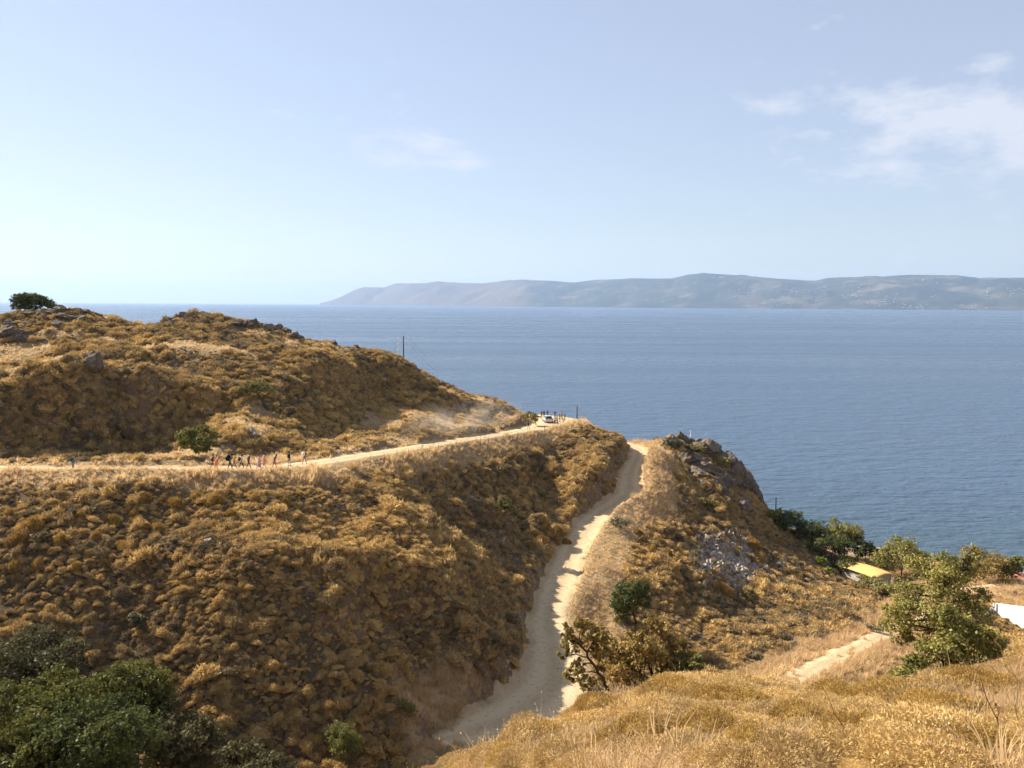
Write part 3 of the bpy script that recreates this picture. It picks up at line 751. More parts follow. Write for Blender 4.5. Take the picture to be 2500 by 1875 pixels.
def tuft_mesh(name, seed, n, width, h=1.0, spread=0.55, mat=M_GRASS, heads=0.0):
    """grass tuft of unit height: curved blades, some with an ear"""
    r = np.random.default_rng(seed); V = []; F = []
    for k in range(n):
        a = r.uniform(0, 2*math.pi); d = np.array([math.cos(a), math.sin(a), 0]); b = d*r.uniform(0, 0.42)*spread*1.4
        b = b+np.array([r.uniform(-.15, .15), r.uniform(-.15, .15), -0.05]); hh = h*r.uniform(0.45, 1.1); lean = spread*r.uniform(0.1, 0.8)
        w = np.array([-d[1], d[0], 0])*width*r.uniform(0.6, 1.3)
        m = b+d*lean*0.35*hh+np.array([0, 0, hh*0.6]); t = b+d*lean*hh+np.array([0, 0, hh])
        i = len(V); V += [b-w*0.5, b+w*0.5, m+w*0.4, m-w*0.4, t]; F += [(i, i+1, i+2), (i, i+2, i+3), (i+3, i+2, i+4)]
        if r.random() < heads:
            i = len(V); e = t+np.array([0, 0, 0.10]); V += [t-w*0.8, t+w*0.8, e]; F += [(i, i+1, i+2)]
    return np_mesh(name, np.array(V), np.array(F), mat)
# ------------------------------------------------------------------ where what grows
def jittered(step, ymin, ymax, r, wide=0.70, pad=10):
    xs = np.arange(-150, 150, step); ys = np.arange(ymin, ymax, step)
    x, y = np.meshgrid(xs, ys); x = x.ravel(); y = y.ravel()
    x = x+r.uniform(-.5, .5, len(x))*step; y = y+r.uniform(-.5, .5, len(y))*step
    m = np.abs(x) < wide*y+pad; return x[m], y[m]
def slope_at(x, y, h=0.8):
    gxx = (H(x+h, y)-H(x-h, y))/(2*h); gyy = (H(x, y+h)-H(x, y-h))/(2*h); return gxx, gyy

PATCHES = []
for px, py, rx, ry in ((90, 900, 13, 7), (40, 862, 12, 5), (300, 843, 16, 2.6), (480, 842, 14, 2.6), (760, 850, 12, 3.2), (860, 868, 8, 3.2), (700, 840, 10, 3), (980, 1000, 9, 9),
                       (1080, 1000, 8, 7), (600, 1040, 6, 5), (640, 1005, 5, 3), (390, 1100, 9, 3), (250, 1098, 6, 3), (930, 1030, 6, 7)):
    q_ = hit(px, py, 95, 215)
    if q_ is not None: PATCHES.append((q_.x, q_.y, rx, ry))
def grassiness(x, y):
    su, du = side_of(UPPER, x, y); sl, dl = side_of(LOWER, x, y); sj, dj = side_of(JOIN, x, y)
    g = 0.95*(1-smooth(2.0, 5.0, du))*(su > 0)                         # downhill lip of the upper road
    g = np.maximum(g, 0.7*(1-smooth(0.3, 2.0, du))*(su <= 0))
    g = np.maximum(g, 1.0*(1-smooth(5.0, 9.0, dl))*(sl > 0)*smooth(80, 88, y))   # verge right of the lower road
    g = np.maximum(g, 0.5*(1-smooth(0.2, 1.2, dl))*(sl <= 0))
    g = np.maximum(g, 1.0*(1-smooth(3.0, 6.5, dj)))                     # along the valley track
    g = np.maximum(g, 0.9*smooth(70, 82, x)*smooth(115, 125, y))        # field by the white wall
    gxx, gyy = slope_at(x, y, 2.0); sl_ = np.hypot(gxx, gyy)
    patch = fbm(x/13, y/13, 3, 50)
    hill = smooth(0.05, 0.35, patch+0.08-0.8*sl_)*0.9*smooth(96, 104, y)*(x < 25)
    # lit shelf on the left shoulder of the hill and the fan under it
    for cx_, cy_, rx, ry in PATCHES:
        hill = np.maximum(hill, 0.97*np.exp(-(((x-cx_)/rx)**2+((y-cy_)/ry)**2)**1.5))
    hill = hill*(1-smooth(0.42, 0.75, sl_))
    g = np.maximum(g, hill)
    g = np.maximum(g, 0.40*smooth(0.1, 0.5, fbm(x/5, y/5, 3, 60))*(y < 40))
    return np.clip(g, 0, 1)

sv = TV[used]
straw = grassiness(sv[:, 0], sv[:, 1])*smooth(3, 6, sv[:, 2])
straw = np.maximum(straw, 0.75*(sv[:, 1] < 38)*(sv[:, 2] > 40))
a_ = ground.data.attributes.new('straw', 'FLOAT', 'POINT'); a_.data.foreach_set('value', straw.astype(np.float32))
r_c = np.random.default_rng(21)
_CT = np.array(CAMROT.transposed())
def proj0(a, b, c):
    q = _CT @ np.array((a-CAM.x, b-CAM.y, c-CAM.z)); return (1250+FPX*q[0]/-q[2], 937.5-FPX*q[1]/-q[2])
# cushion scrub
x, y = jittered(0.43, 34, 98, r_c); x2, y2 = jittered(0.50, 98, 216, r_c); x3, y3 = jittered(0.50, 50, 200, r_c); g3_ = np.hypot(*slope_at(x3, y3, 1.2)); m3 = g3_ > 0.75; x = np.concatenate([x, x2, x3[m3]]); y = np.concatenate([y, y2, y3[m3]])
z = H(x, y); e = road_edge(x, y); g = grassiness(x, y)
gxx, gyy = slope_at(x, y); st = np.hypot(gxx, gyy)
dens = 0.90-0.93*g; dens *= 1-0.70*smooth(1.4, 2.0, st)*(e < 4.5)
dens *= 0.72+0.50*smooth(-0.45, 0.25, fbm(x/7, y/7, 3, 70))
dens *= np.where(y > 98, 0.80, 1.0); dens *= smooth(1.2, 3.0, z)*np.where(z < 9, 0.35, 1.0)
dens *= np.where(e < 0.35, 0, np.where(e < 1.2, 0.5, 1.0))
ppx = np.array([proj0(a, b, c) for a, b, c in zip(x, y, z)])
dens *= np.where((((ppx[:, 0]-1780)/88)**2+((ppx[:, 1]-1372)/66)**2 < 1) & (x > 20), 0.30, 1.0)
keep_ = r_c.random(len(x)) < dens
x, y, z, g = x[keep_], y[keep_], z[keep_], g[keep_]; n = len(x)
gxx, gyy = gxx[keep_], gyy[keep_]
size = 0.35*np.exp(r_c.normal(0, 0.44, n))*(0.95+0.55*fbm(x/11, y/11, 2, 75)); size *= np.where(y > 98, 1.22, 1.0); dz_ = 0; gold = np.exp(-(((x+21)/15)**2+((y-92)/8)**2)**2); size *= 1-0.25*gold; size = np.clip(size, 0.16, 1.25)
rot = np.stack([np.arctan(gyy)*0.7, -np.arctan(gxx)*0.7, r_c.uniform(0, 6.28, n)], -1)
scl = np.stack([size*r_c.uniform(.85, 1.25, n), size*r_c.uniform(.85, 1.25, n), size*r_c.uniform(.75, 1.25, n)], -1)
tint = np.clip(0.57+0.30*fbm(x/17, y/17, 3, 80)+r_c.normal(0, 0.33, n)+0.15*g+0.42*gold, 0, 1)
near = y < 78
cush_far = lib_collection('cushion', [cushion_mesh('cushion_%d' % i, 100+i, 230, 0.19) for i in range(4)]+[cushion_mesh('cushion_4', 104, 170, 0.24, core=0.5, spiky=0.8, height=0.95), cushion_mesh('cushion_5', 105, 260, 0.18, core=0.8, height=0.45)])
cush_mid = lib_collection('cushion_fine', [cushion_mesh('cushion_fine_%d' % i, 200+i, 700, 0.11) for i in range(4)]+[cushion_mesh('cushion_fine_4', 204, 520, 0.13, core=0.45, spiky=0.85, height=1.0), cushion_mesh('cushion_fine_5', 205, 760, 0.10, core=0.8, height=0.42)])
P = np.stack([x, y, z-0.05], -1); pick = r_c.integers(0, 6, n)

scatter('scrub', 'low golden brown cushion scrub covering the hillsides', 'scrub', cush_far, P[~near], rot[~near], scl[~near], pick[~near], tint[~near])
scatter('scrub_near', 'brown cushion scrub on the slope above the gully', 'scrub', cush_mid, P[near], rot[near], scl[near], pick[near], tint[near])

# dry grass
x, y = jittered(0.40, 36, 216, r_c)
z = H(x, y); e = road_edge(x, y); g = grassiness(x, y)
dens = np.clip(0.10+0.90*g, 0, 1)*(0.45+0.75*smooth(-0.4, 0.3, fbm(x/2.6, y/2.6, 3, 92)))*smooth(1.6, 3.0, z)*np.where(e < -0.1, np.where((side_of(JOIN, x, y)[1] < 0) & (y > 80), 0.045, np.where(e > -0.7, 0.08, 0.0)), np.where((e < 0.3) & (side_of(JOIN, x, y)[1] > 0.3), 0.5, 1.0))
keep_ = r_c.random(len(x)) < dens
x, y, z, g, e = x[keep_], y[keep_], z[keep_], g[keep_], e[keep_]; n = len(x)
hgt = np.clip(0.36*np.exp(r_c.normal(0, 0.35, n)), 0.12, 1.0)*(0.6+0.5*g)
su, du = side_of(UPPER, x, y); hgt *= np.where((su > 0) & (du < 3.5), np.where(x < -22, 0.80, 0.70)+0.6*smooth(-0.3, 0.4, fbm(x/3, y/3, 3, 91)), 1.0)
sj, dj = side_of(JOIN, x, y); hgt *= np.where(dj < 4, 1.3, 1.0); hgt *= np.where((y > 98) & (du > 4) & (dj > 6) & (x < 20), 0.6, 1.0)
rot = np.stack([r_c.normal(0, .12, n), r_c.normal(0, .12, n), r_c.uniform(0, 6.28, n)], -1)
scl = np.stack([hgt*1.25, hgt*1.25, hgt], -1)
sl, dl = side_of(LOWER, x, y)
tint = np.clip(0.5+0.35*fbm(x/9, y/9, 3, 90)+r_c.normal(0, 0.18, n)-0.12*((sl > 0) & (dl < 9))-0.15*(dj < 5), 0, 1)
tufts = lib_collection('tuft', [tuft_mesh('tuft_%d' % i, 300+i, 34, 0.055, spread=0.8, heads=0.3) for i in range(6)])
P = np.stack([x, y, z], -1)
scatter('dry_grass', 'pale dry grass along the roads and in patches on the slopes', 'grass', tufts, P, rot, scl, r_c.integers(0, 6, n), tint)

def fg_zone(x, y):
    lim = np.interp(x, [-3.0, -0.9, 0.37, 1.5, 2.7, 3.6, 4.8, 6.0], [24, 18.5, 15.5, 13, 11.5, 10.5, 9.6, 8.6])
    return (y > lim-0.2) & (x > -4)
# foreground: grass and twiggy ground cover between the cushions
x, y = jittered(0.17, 7.0, 37, r_c, pad=2)
m = fg_zone(x, y); x, y = x[m], y[m]
g = smooth(-0.35, 0.35, fbm(x/2.2, y/2.2, 3, 95)); keep_ = r_c.random(len(x)) < 0.12+0.6*g
x, y, g = x[keep_], y[keep_], g[keep_]; n = len(x); z = H(x, y)
hgt = np.clip(0.13*np.exp(r_c.normal(0, 0.45, n)), 0.05, 0.5)*(0.7+0.6*g)
rot = np.stack([r_c.normal(0, .2, n), r_c.normal(0, .2, n), r_c.uniform(0, 6.28, n)], -1)
fine_tufts = lib_collection('fine_tuft', [tuft_mesh('fine_tuft_%d' % i, 320+i, 46, 0.030, spread=1.2, heads=0.25) for i in range(6)])
scatter('foreground_grass', 'golden dry grass between the shrubs of the foreground slope', 'grass', fine_tufts, np.stack([x, y, z], -1), rot, np.stack([hgt*1.5, hgt*1.5, hgt], -1), r_c.integers(0, 6, n),
        np.clip(0.45+0.35*fbm(x/4, y/4, 3, 97)+r_c.normal(0, 0.2, n), 0, 1))

# cushions filling the foreground
x, y = jittered(0.48, 7.5, 37, r_c, pad=2)
m = (fbm(x/2.2, y/2.2, 3, 95) < 0.22) & (r_c.random(len(x)) < 0.8) & fg_zone(x, y); x, y = x[m], y[m]; n = len(x); z = H(x, y)
size = np.clip(0.40*np.exp(r_c.normal(0, 0.42, n)), 0.16, 1.0)
gxx, gyy = slope_at(x, y)
rot = np.stack([np.arctan(gyy)*0.7, -np.arctan(gxx)*0.7, r_c.uniform(0, 6.28, n)], -1)
cush_fine = lib_collection('cushion_twiggy', [cushion_mesh('cushion_twiggy_%d' % i, 400+i, 9000, 0.019, core=0.66, aspect=4.2, height=0.62, spiky=0.75) for i in range(5)])
scatter('foreground_scrub', 'golden low scrub carpeting the foreground slope', 'scrub', cush_fine, np.stack([x, y, z-0.08], -1), rot,
        np.stack([size*1.15, size*1.15, size*0.9], -1), r_c.integers(0, 5, n), np.clip(0.62+0.25*fbm(x/3, y/3, 2, 99)+r_c.normal(0, 0.16, n), 0, 1))


# thin dead stems standing over the foreground scrub
x, y = jittered(0.55, 8, 36, r_c, pad=2); m = fg_zone(x, y) & (r_c.random(len(x)) < 0.42); x, y = x[m], y[m]; n = len(x); z = H(x, y)
hgt = np.clip(0.50*np.exp(r_c.normal(0, 0.35, n)), 0.2, 1.0)
stems = lib_collection('stem_tuft', [tuft_mesh('stem_tuft_%d' % i, 340+i, 7, 0.010, spread=0.9, heads=0.8) for i in range(5)])
scatter('dry_stems', 'thin dead flower stems rising from the foreground scrub', 'dry stems', stems, np.stack([x, y, z+0.12], -1), np.stack([r_c.normal(0, .3, n), r_c.normal(0, .3, n), r_c.uniform(0, 6.28, n)], -1),
        np.stack([hgt, hgt, hgt], -1), r_c.integers(0, 5, n), np.clip(r_c.normal(0.55, 0.35, n), 0, 1))
# ------------------------------------------------------------------ trees and larger shrubs
def mpp(Y): return Y/FPX*1.0
def shrub(name, px, py, w, h, label, mat, n_leaf, leaf, seed, cat='bush', Y=None, blobs=7, group=None, trunk_r=0.05, sub=0.46, bark=M_BARK, lift=0.0, squash=1.0):
    """bush whose foot is seen at photo pixel (px, py); w, h in photo pixels"""
    if Y is None: b = hit(px, py)
    else:
        p = at(px, py, Y); b = G(p.x, p.y)
    k = mpp(b.y); W = w*k*0.5; Hh = h*k
    cl = ball_clusters((0, 0, Hh*0.5+lift), (W*0.95, W*0.85*squash, Hh*0.52), blobs, seed, sub)
    return make_tree(name, b-Vector((0, 0, 0.05)), cl, leaf, n_leaf, mat, label, cat, trunk=[(0, 0, -0.3), (0, 0, Hh*0.15), (W*0.05, 0, Hh*0.4)], trunk_r=trunk_r, seed=seed, group=group, bark=bark)

# wind-clipped evergreen on the hilltop
b = at(85, 762, 154.5); b = G(b.x, b.y)
cl = []
for i, (dx, rz, hz) in enumerate([(-2.3, 1.3, 1.9), (-1.6, 1.5, 2.1), (-0.7, 1.5, 2.15), (0.2, 1.4, 2.0), (1.0, 1.3, 1.75), (1.8, 1.1, 1.35), (2.5, 0.8, 0.9), (-2.5, 1.1, 0.8), (-1.2, 1.2, 0.9), (0.6, 1.2, 0.9)]):
    cl.append(((dx*1.2, (i % 3-1)*0.5, hz*1.08), (1.15, 1.1, rz*0.72)))
make_tree('hilltop_bush', b, cl, 0.17, 9000, M_DARK, 'dense dark evergreen bush on the rocky hilltop against the sea', 'bush', trunk=[(-1, 0, -0.3), (-0.9, 0, 0.5), (-0.6, 0, 1.1)], trunk_r=0.13, seed=1)
# leaning olive on the hillside
b = hit(652, 1001)
k = mpp(b.y)
cl = [((dx*k, dy, dz*k), (r0*k, r0*k, r0*k*0.62)) for dx, dy, dz, r0 in [(-62, .2, 50, 17), (-42, -.3, 62, 20), (-20, .4, 60, 20), (0, 0, 54, 16), (-48, .5, 44, 16), (-26, -.6, 48, 17), (12, .3, 44, 12), (-72, 0, 46, 12)]]
make_tree('olive_tree', b, cl, 0.15, 3000, M_OLIVE, 'small grey-green olive tree leaning over the dry hillside', 'tree', trunk=[(0.2, 0, -0.3), (-8*k, 0, 16*k), (-18*k, 0, 32*k), (-24*k, 0, 44*k)], trunk_r=0.22, seed=2)
shrub('roadside_bush', 485, 1112, 92, 80, 'rounded bright green bush beside the upper road', M_FRESH, 5200, 0.16, 3, blobs=9)
shrub('bank_bush', 1230, 1262, 46, 52, 'grey-green bush on the steep bank between the two roads', M_OLIVE, 2400, 0.15, 4)
# round tree beside the lower road
b = at(1553, 1522, 106.0); b = G(b.x, b.y); k = mpp(b.y)
cl = [((dx*k, dy, dz*k), (r0*k, r0*k, r0*k*0.95)) for dx, dy, dz, r0 in [(-36, .3, 30, 22), (-44, -.3, 58, 24), (-30, .5, 88, 26), (-8, -.5, 102, 24), (8, .4, 88, 24), (20, 0, 66, 20), (-14, -.8, 70, 26), (-22, .9, 48, 22), (-6, 0, 84, 26), (-50, 0, 80, 14), (20, .3, 100, 14)]]
make_tree('round_tree', b, cl, 0.15, 9500, M_DARK, 'round dark green tree standing on the verge of the lower road', 'tree', trunk=[(0, 0, -0.4), (-1*k, 0, 14*k), (-8*k, 0, 34*k), (-12*k, 0, 56*k)], trunk_r=0.15, seed=5)

# dry oaks just behind the foreground brow
b = at(1500, 1722, 29.0); zt = b.z; b = G(b.x, b.y); k = 29.0/FPX; up = (zt-b.z)/k
cl = [((dx*k, dy, dz*k), (r0*k, r0*k, r0*k*0.85)) for dx, dy, dz, r0 in [(a_, b_, c_+up, d_) for a_, b_, c_, d_ in [(-112, 0, 158, 26), (-78, .3, 196, 26), (-120, -.2, 192, 18), (-40, .2, 178, 30), (-132, .2, 128, 16), (-94, -.4, 112, 22), (-62, .5, 146, 26), (-112, .1, 76, 22), (-70, -.3, 68, 24), (-30, .4, 128, 26), (-92, .3, 210, 14), (-128, .0, 206, 12)]]]
make_tree('leaning_oak', b, cl, 0.075, 3600, M_OAK_DRY, 'slender oak with browning leaves leaning left over the lower road', 'tree', trunk=[(2*k, 0, -0.5), (-16*k, 0, (up+40)*k), (-42*k, 0, (up+84)*k), (-70*k, 0, (up+126)*k), (-92*k, 0, (up+160)*k)], trunk_r=0.062, seed=6, bark=M_BARK)
b = at(1570, 1700, 30.5); b = G(b.x, b.y); k = 30.5/FPX; up = (at(1570, 1700, 30.5).z-b.z)/k
cl = [((dx*k, dy, (dz+up)*k), (r0*k, r0*k, r0*k*0.9)) for dx, dy, dz, r0 in [(-50, 0, 70, 34), (-10, .4, 95, 36), (36, 0, 110, 34), (70, .3, 80, 30), (0, -.5, 150, 30), (48, .5, 160, 28), (-36, -.3, 150, 26), (-20, 0, 30, 36), (40, 0, 30, 36), (84, .2, 140, 22), (20, .4, 186, 18), (-92, .3, 58, 30), (-78, .5, 112, 28), (96, .2, 60, 28), (110, .3, 100, 22)]]
make_tree('shrubby_oak', b, [(c_, tuple(v*1.15 for v in r_)) for c_, r_ in cl], 0.075, 13000, M_OAK_DRY, 'bushy oak with brown-green leaves at the brow of the foreground slope', 'tree', seed=7, trunk_r=0.09)
b = at(1672, 1690, 30.0); b = G(b.x, b.y); up = (at(1672, 1690, 30.0).z-b.z)/k
cl = [((dx*k, dy, (dz+up)*k), (r0*k, r0*k, r0*k*0.9)) for dx, dy, dz, r0 in [(-24, 0, 30, 28), (16, .2, 50, 28), (28, -.2, 84, 22), (-14, .3, 70, 22), (30, .1, 20, 22)]]
make_tree('green_shrub', b, cl, 0.06, 3200, M_FRESH, 'fresh green shrub at the right edge of the brown oak', 'bush', seed=8, trunk_r=0.05)
# pair of trees at the right
b = at(2300, 1600, 35.0); b = G(b.x, b.y); k = 35.0/FPX; up = (at(2300, 1600, 35.0).z-b.z)/k
cl = [((dx*k, dy, (dz+up)*k), (r0*k, r0*k, r0*k*0.8)) for dx, dy, dz, r0 in [(-118, 0, 90, 42), (-80, .5, 150, 50), (-20, -.4, 200, 54), (30, .5, 180, 54), (74, 0, 150, 40), (-50, .6, 214, 42), (10, .3, 232, 38), (58, .6, 210, 40), (-110, -.5, 130, 38), (-40, -.8, 130, 54), (40, -.8, 120, 54), (88, .4, 104, 26),
                                                                              (64, 0, 250, 26), (-96, .2, 40, 28), (-136, .3, 70, 22), (-60, .2, 60, 34), (68, .1, 276, 14), (66, .1, 230, 24), (-130, .0, 120, 24), (0, .2, 80, 40)]]
make_tree('almond_tree', b, cl, 0.068, 15500, M_TAMARISK, 'tall airy olive-green tree in front of the beach on the right', 'tree', trunk=[(4*k, 0, -0.5), (6*k, 0, up*0.5*k), (0, 0, (up+30)*k), (-14*k, 0, (up+90)*k), (-10*k, 0, (up+150)*k)], trunk_r=0.13, seed=9)
b = at(2320, 1690, 29.0); b = G(b.x, b.y); k = 29.0/FPX; up = (at(2320, 1690, 29.0).z-b.z)/k
cl = [((dx*k, dy, (dz+up)*k), (r0*k, r0*k, r0*k*0.85)) for dx, dy, dz, r0 in [(-130, 0, 30, 40), (-80, .3, 50, 42), (-30, 0, 34, 42), (-60, .2, 100, 36), (-20, -.4, 130, 44), (30, .4, 150, 44), (-10, .4, 190, 34), (70, 0, 140, 42), (110, .3, 120, 40), (140, 0, 90, 30), (60, -.5, 90, 40), (20, .5, 90, 40), (70, .2, 36, 38), (-150, .2, 10, 24), (20, .3, 20, 36)]]
make_tree('near_oak', b, cl, 0.075, 11500, M_TAMARISK, 'leafy oak with pale and dark leaves at the right of the foreground slope', 'tree', seed=10, trunk_r=0.10)

# gully oaks, bottom left
for i, (px, py, w, h, Y, mat, lab, nl) in enumerate([
        (90, 1615, 280, 160, 65, M_OAK_DUSK, 'brownish oak at the left edge above the green gully trees', 8500),
        (325, 1690, 220, 180, 61, M_OAK, 'brightest green oak in the gully below the scrub slope', 8500),
        (110, 1715, 300, 200, 57, M_OAK, 'broad green oak at the left edge of the gully', 9500),
        (440, 1810, 220, 170, 58, M_OAK_DUSK, 'olive-brown oak at the right of the gully trees', 7000),
        (230, 1800, 320, 230, 52, M_DARK, 'dark shaded oak at the bottom of the gully', 9000),
        (40, 1830, 260, 220, 51, M_OAK, 'green oak cut off by the lower left corner', 7500),
        (590, 1868, 230, 110, 62, M_OAK_DUSK, 'low olive-brown shrub between the gully oaks and the scrub', 4500)]):
    c = at(px, py, Y); b = G(c.x, c.y); k = Y/FPX; up = c.z-b.z
    cl = ball_clusters((0, 0, up), (w*k*0.5, w*k*0.42, h*k*0.5), 15, 30+i, 0.40)
    cl += ball_clusters((0, 0, max(1.0, up-h*k*0.35)), (w*k*0.42, w*k*0.4, h*k*0.4), 7, 50+i, 0.42)
    make_tree('gully_oak', b, cl, 0.15, int(nl*1.35), mat, lab, 'tree', trunk=[(0, 0, -0.5), (0.2, 0, max(0.5, up*0.4)), (0, 0.2, max(0.9, up*0.85))], trunk_r=0.18, seed=60+i, group='oaks in the gully')
shrub('fennel_bush', 842, 1858, 100, 110, 'feathery bright green bush at the foot of the scrub slope', M_FRESH, 5200, 0.085, 71, blobs=9)
shrub('pale_bush', 338, 1545, 48, 52, 'lone pale grey-green bush on the dark scrub slope', M_SAGE, 1500, 0.13, 72)
shrub('low_bush', 992, 1760, 60, 50, 'dark olive bush at the lower end of the road cut', M_OLIVE, 1800, 0.10, 73)
shrub('tiny_bush', 1190, 1850, 40, 44, 'tiny dark green bush in the grass at the foreground edge', M_DARK, 900, 0.035, 74, trunk_r=0.02)
shrub('road_end_bush', 1296, 1040, 40, 42, 'grey-green bush beside the bend of the upper road', M_OLIVE, 1200, 0.20, 75)
shrub('mid_slope_bush', 1728, 1250, 48, 42, 'green bush below the headland boulders', M_OLIVE, 1600, 0.18, 76)
shrub('rubble_bush', 1828, 1470, 36, 44, 'olive bush casting a long shadow beside the white rubble', M_OLIVE, 1500, 0.13, 77)
shrub('headland_bush', 1643, 1092, 52, 26, 'domed sage bush on top of the headland rocks', M_SAGE, 1800, 0.20, 78)
shrub('headland_dark_bush', 1702, 1108, 56, 24, 'dark low bush among the headland boulders', M_OLIVE, 1500, 0.20, 79)
shrub('cliff_bush', 1758, 1140, 44, 28, 'yellow-green bush between the cliff boulders', M_TAMARISK, 1200, 0.18, 80)
shrub('verge_bush', 1515, 1290, 60, 30, 'pale grey-green bush in the verge of the lower road', M_SAGE, 900, 0.14, 81)
shrub('spurge', 2003, 1382, 34, 28, 'larger yellow-green spurge below the shaded coast bushes', M_SPURGE, 700, 0.22, 82)
shrub('spurge', 2026, 1404, 26, 22, 'smaller yellow-green spurge under the coast bushes', M_SPURGE, 450, 0.22, 83)
shrub('track_weed', 2072, 1690, 44, 36, 'bright green weed beside the valley track', M_FRESH, 1100, 0.10, 84, Y=92)
shrub('track_bush', 2140, 1545, 50, 24, 'low grey-green weed on the valley track', M_SAGE, 700, 0.12, 85)
# coast trees
for i, (px, py, w, h, Y, mat, lab, nl, lf) in enumerate([
        (1893, 1300, 50, 48, 183, M_TAMARISK, 'green bush beside the dark pole on the coast slope', 2600, 0.24),
        (1930, 1335, 96, 76, 182, M_DARK, 'dark bush highest in the coast thicket', 2800, 0.24),
        (1978, 1360, 110, 84, 181, M_DARK, 'dark bush in the middle of the coast thicket', 3200, 0.24),
        (2028, 1386, 112, 84, 176, M_DARK, 'dark bush above the larger spurge', 3200, 0.24),
        (2070, 1406, 90, 60, 171, M_DARK, 'lowest dark bush of the thicket beside the yellow roof', 2800, 0.24),
        (1995, 1340, 70, 60, 190, M_FRESH, 'fresh green bush behind the coast thicket', 2800, 0.26),
        (2060, 1370, 100, 118, 190, M_TAMARISK, 'round tall tamarisk tree by the beach', 5600, 0.26),
        (2112, 1372, 70, 58, 186, M_DARK, 'small dark tree between the tamarisk and the beach', 2600, 0.26),
        (2200, 1420, 140, 120, 178, M_TAMARISK, 'pale green tamarisk tree beside the yellow roof', 6200, 0.26),
        (2400, 1452, 170, 96, 160, M_OAK_DRY, 'wide brownish tree behind the dry field', 5600, 0.24),
        (2468, 1444, 64, 84, 158, M_FRESH, 'green fig tree at the right end of the brownish tree', 2600, 0.24),
        (2120, 1440, 90, 36, 156, M_OLIVE, 'low green bush below the stone building', 2200, 0.2),
        (2160, 1452, 70, 34, 152, M_OLIVE, 'low olive bush behind the tall airy tree', 1800, 0.2)]):
    shrub('coast_tree' if h > 70 else 'coast_bush', px, py, w, h, lab, mat, nl, lf, 100+i, cat='tree' if h > 70 else 'bush', Y=Y, blobs=11, trunk_r=0.14, group='trees and bushes along the coast', sub=0.42)

# ------------------------------------------------------------------ rocks
def rock_mat(name, stops):
    t = NT(name); p = t.node('ShaderNodeTexCoord').outputs['Object']; oi = t.node('ShaderNodeObjectInfo').outputs['Random']
    f = t.math('ADD', t.math('MULTIPLY', t.noise(p, 2.2, 6, 0.7), 0.8), t.math('MULTIPLY', oi, 0.25))
    c = t.ramp(f, stops)
    lich = t.ramp(t.noise(p, 4.0, 4, 0.6), [(0.55, 0.0), (0.66, 0.6)])
    c = t.mix(lich, c, (0.24, 0.22, 0.12))
    return t.done(t.bsdf(c, 0.95, 0.08, t.bump(t.noise(p, 5, 6, 0.7), 0.8, 0.15)))
M_ROCK = rock_mat('brown_rock', [(0.25, (0.075, 0.055, 0.042)), (0.55, (0.15, 0.112, 0.082)), (0.85, (0.26, 0.20, 0.15))])
M_PALE_ROCK = rock_mat('pale_rock', [(0.25, (0.24, 0.20, 0.165)), (0.55, (0.42, 0.36, 0.30)), (0.85, (0.62, 0.55, 0.47))])
def rock_mesh(name, seed, mat, cuts=16):
    """angular boulder: hull of scattered points, broken up by finer facets"""
    r = random.Random(seed); bm = bmesh.new()
    for k in range(cuts):
        v = Vector((r.gauss(0, 1), r.gauss(0, 1), r.gauss(0, 1))).normalized()*r.uniform(0.8, 1.15); bm.verts.new((v.x, v.y, v.z*r.uniform(0.7, 1.1)))
    res = bmesh.ops.convex_hull(bm, input=bm.verts[:]); bmesh.ops.delete(bm, geom=[g for g in res['geom_interior'] if isinstance(g, bmesh.types.BMVert)], context='VERTS')
    bmesh.ops.triangulate(bm, faces=bm.faces[:])
    for lev in range(2):
        bmesh.ops.subdivide_edges(bm, edges=bm.edges[:], cuts=1, use_grid_fill=True); amp = 0.10/(lev+1)
        for v in bm.verts: v.co += Vector((r.uniform(-1, 1), r.uniform(-1, 1), r.uniform(-1, 1)))*amp
    me = bpy.data.meshes.new(name); bm.to_mesh(me); bm.free(); me.materials.append(mat); return me
ROCKS = [rock_mesh('boulder_%d' % i, 500+i, M_ROCK) for i in range(6)]
PROCKS = [rock_mesh('stone_%d' % i, 520+i, M_PALE_ROCK) for i in range(5)]
r_r = random.Random(77)
def rock(px, py, w, h, label, name='boulder', pale=False, group=None, Y=None, depth=1.0, sink=0.3, cat='rock'):
    b = hit(px, py) if Y is None else None
    if b is None:
        p = at(px, py, Y or 190); b = G(p.x, p.y)
    k = mpp(b.y); o = bpy.data.objects.new(name, r_r.choice(PROCKS if pale else ROCKS))
    W = w*k*0.72; Hh = h*k*0.80
    o.location = b+Vector((0, W*0.3, Hh*(0.5-sink))); o.scale = (W, W*depth, Hh); o.rotation_euler = (r_r.uniform(-.3, .3), r_r.uniform(-.3, .3), r_r.uniform(0, 6.28))
    link(o); tag(o, label, cat, group); return o
rock(222, 908, 40, 44, 'lone pointed brown boulder standing on the grassy hillside', sink=-0.05)
rock(205, 884, 12, 24, 'small pale upright stone behind the pointed boulder', 'standing_stone', True, sink=0.0)
rock(612, 1058, 22, 14, 'pale stone sitting on a mound above the walkers', 'stone', True, sink=0.15)
rock(622, 1068, 18, 10, 'lower of two pale stones on the mound above the walkers', 'stone', True, sink=0.15)
g1 = 'rocks of the left hilltop outcrop'
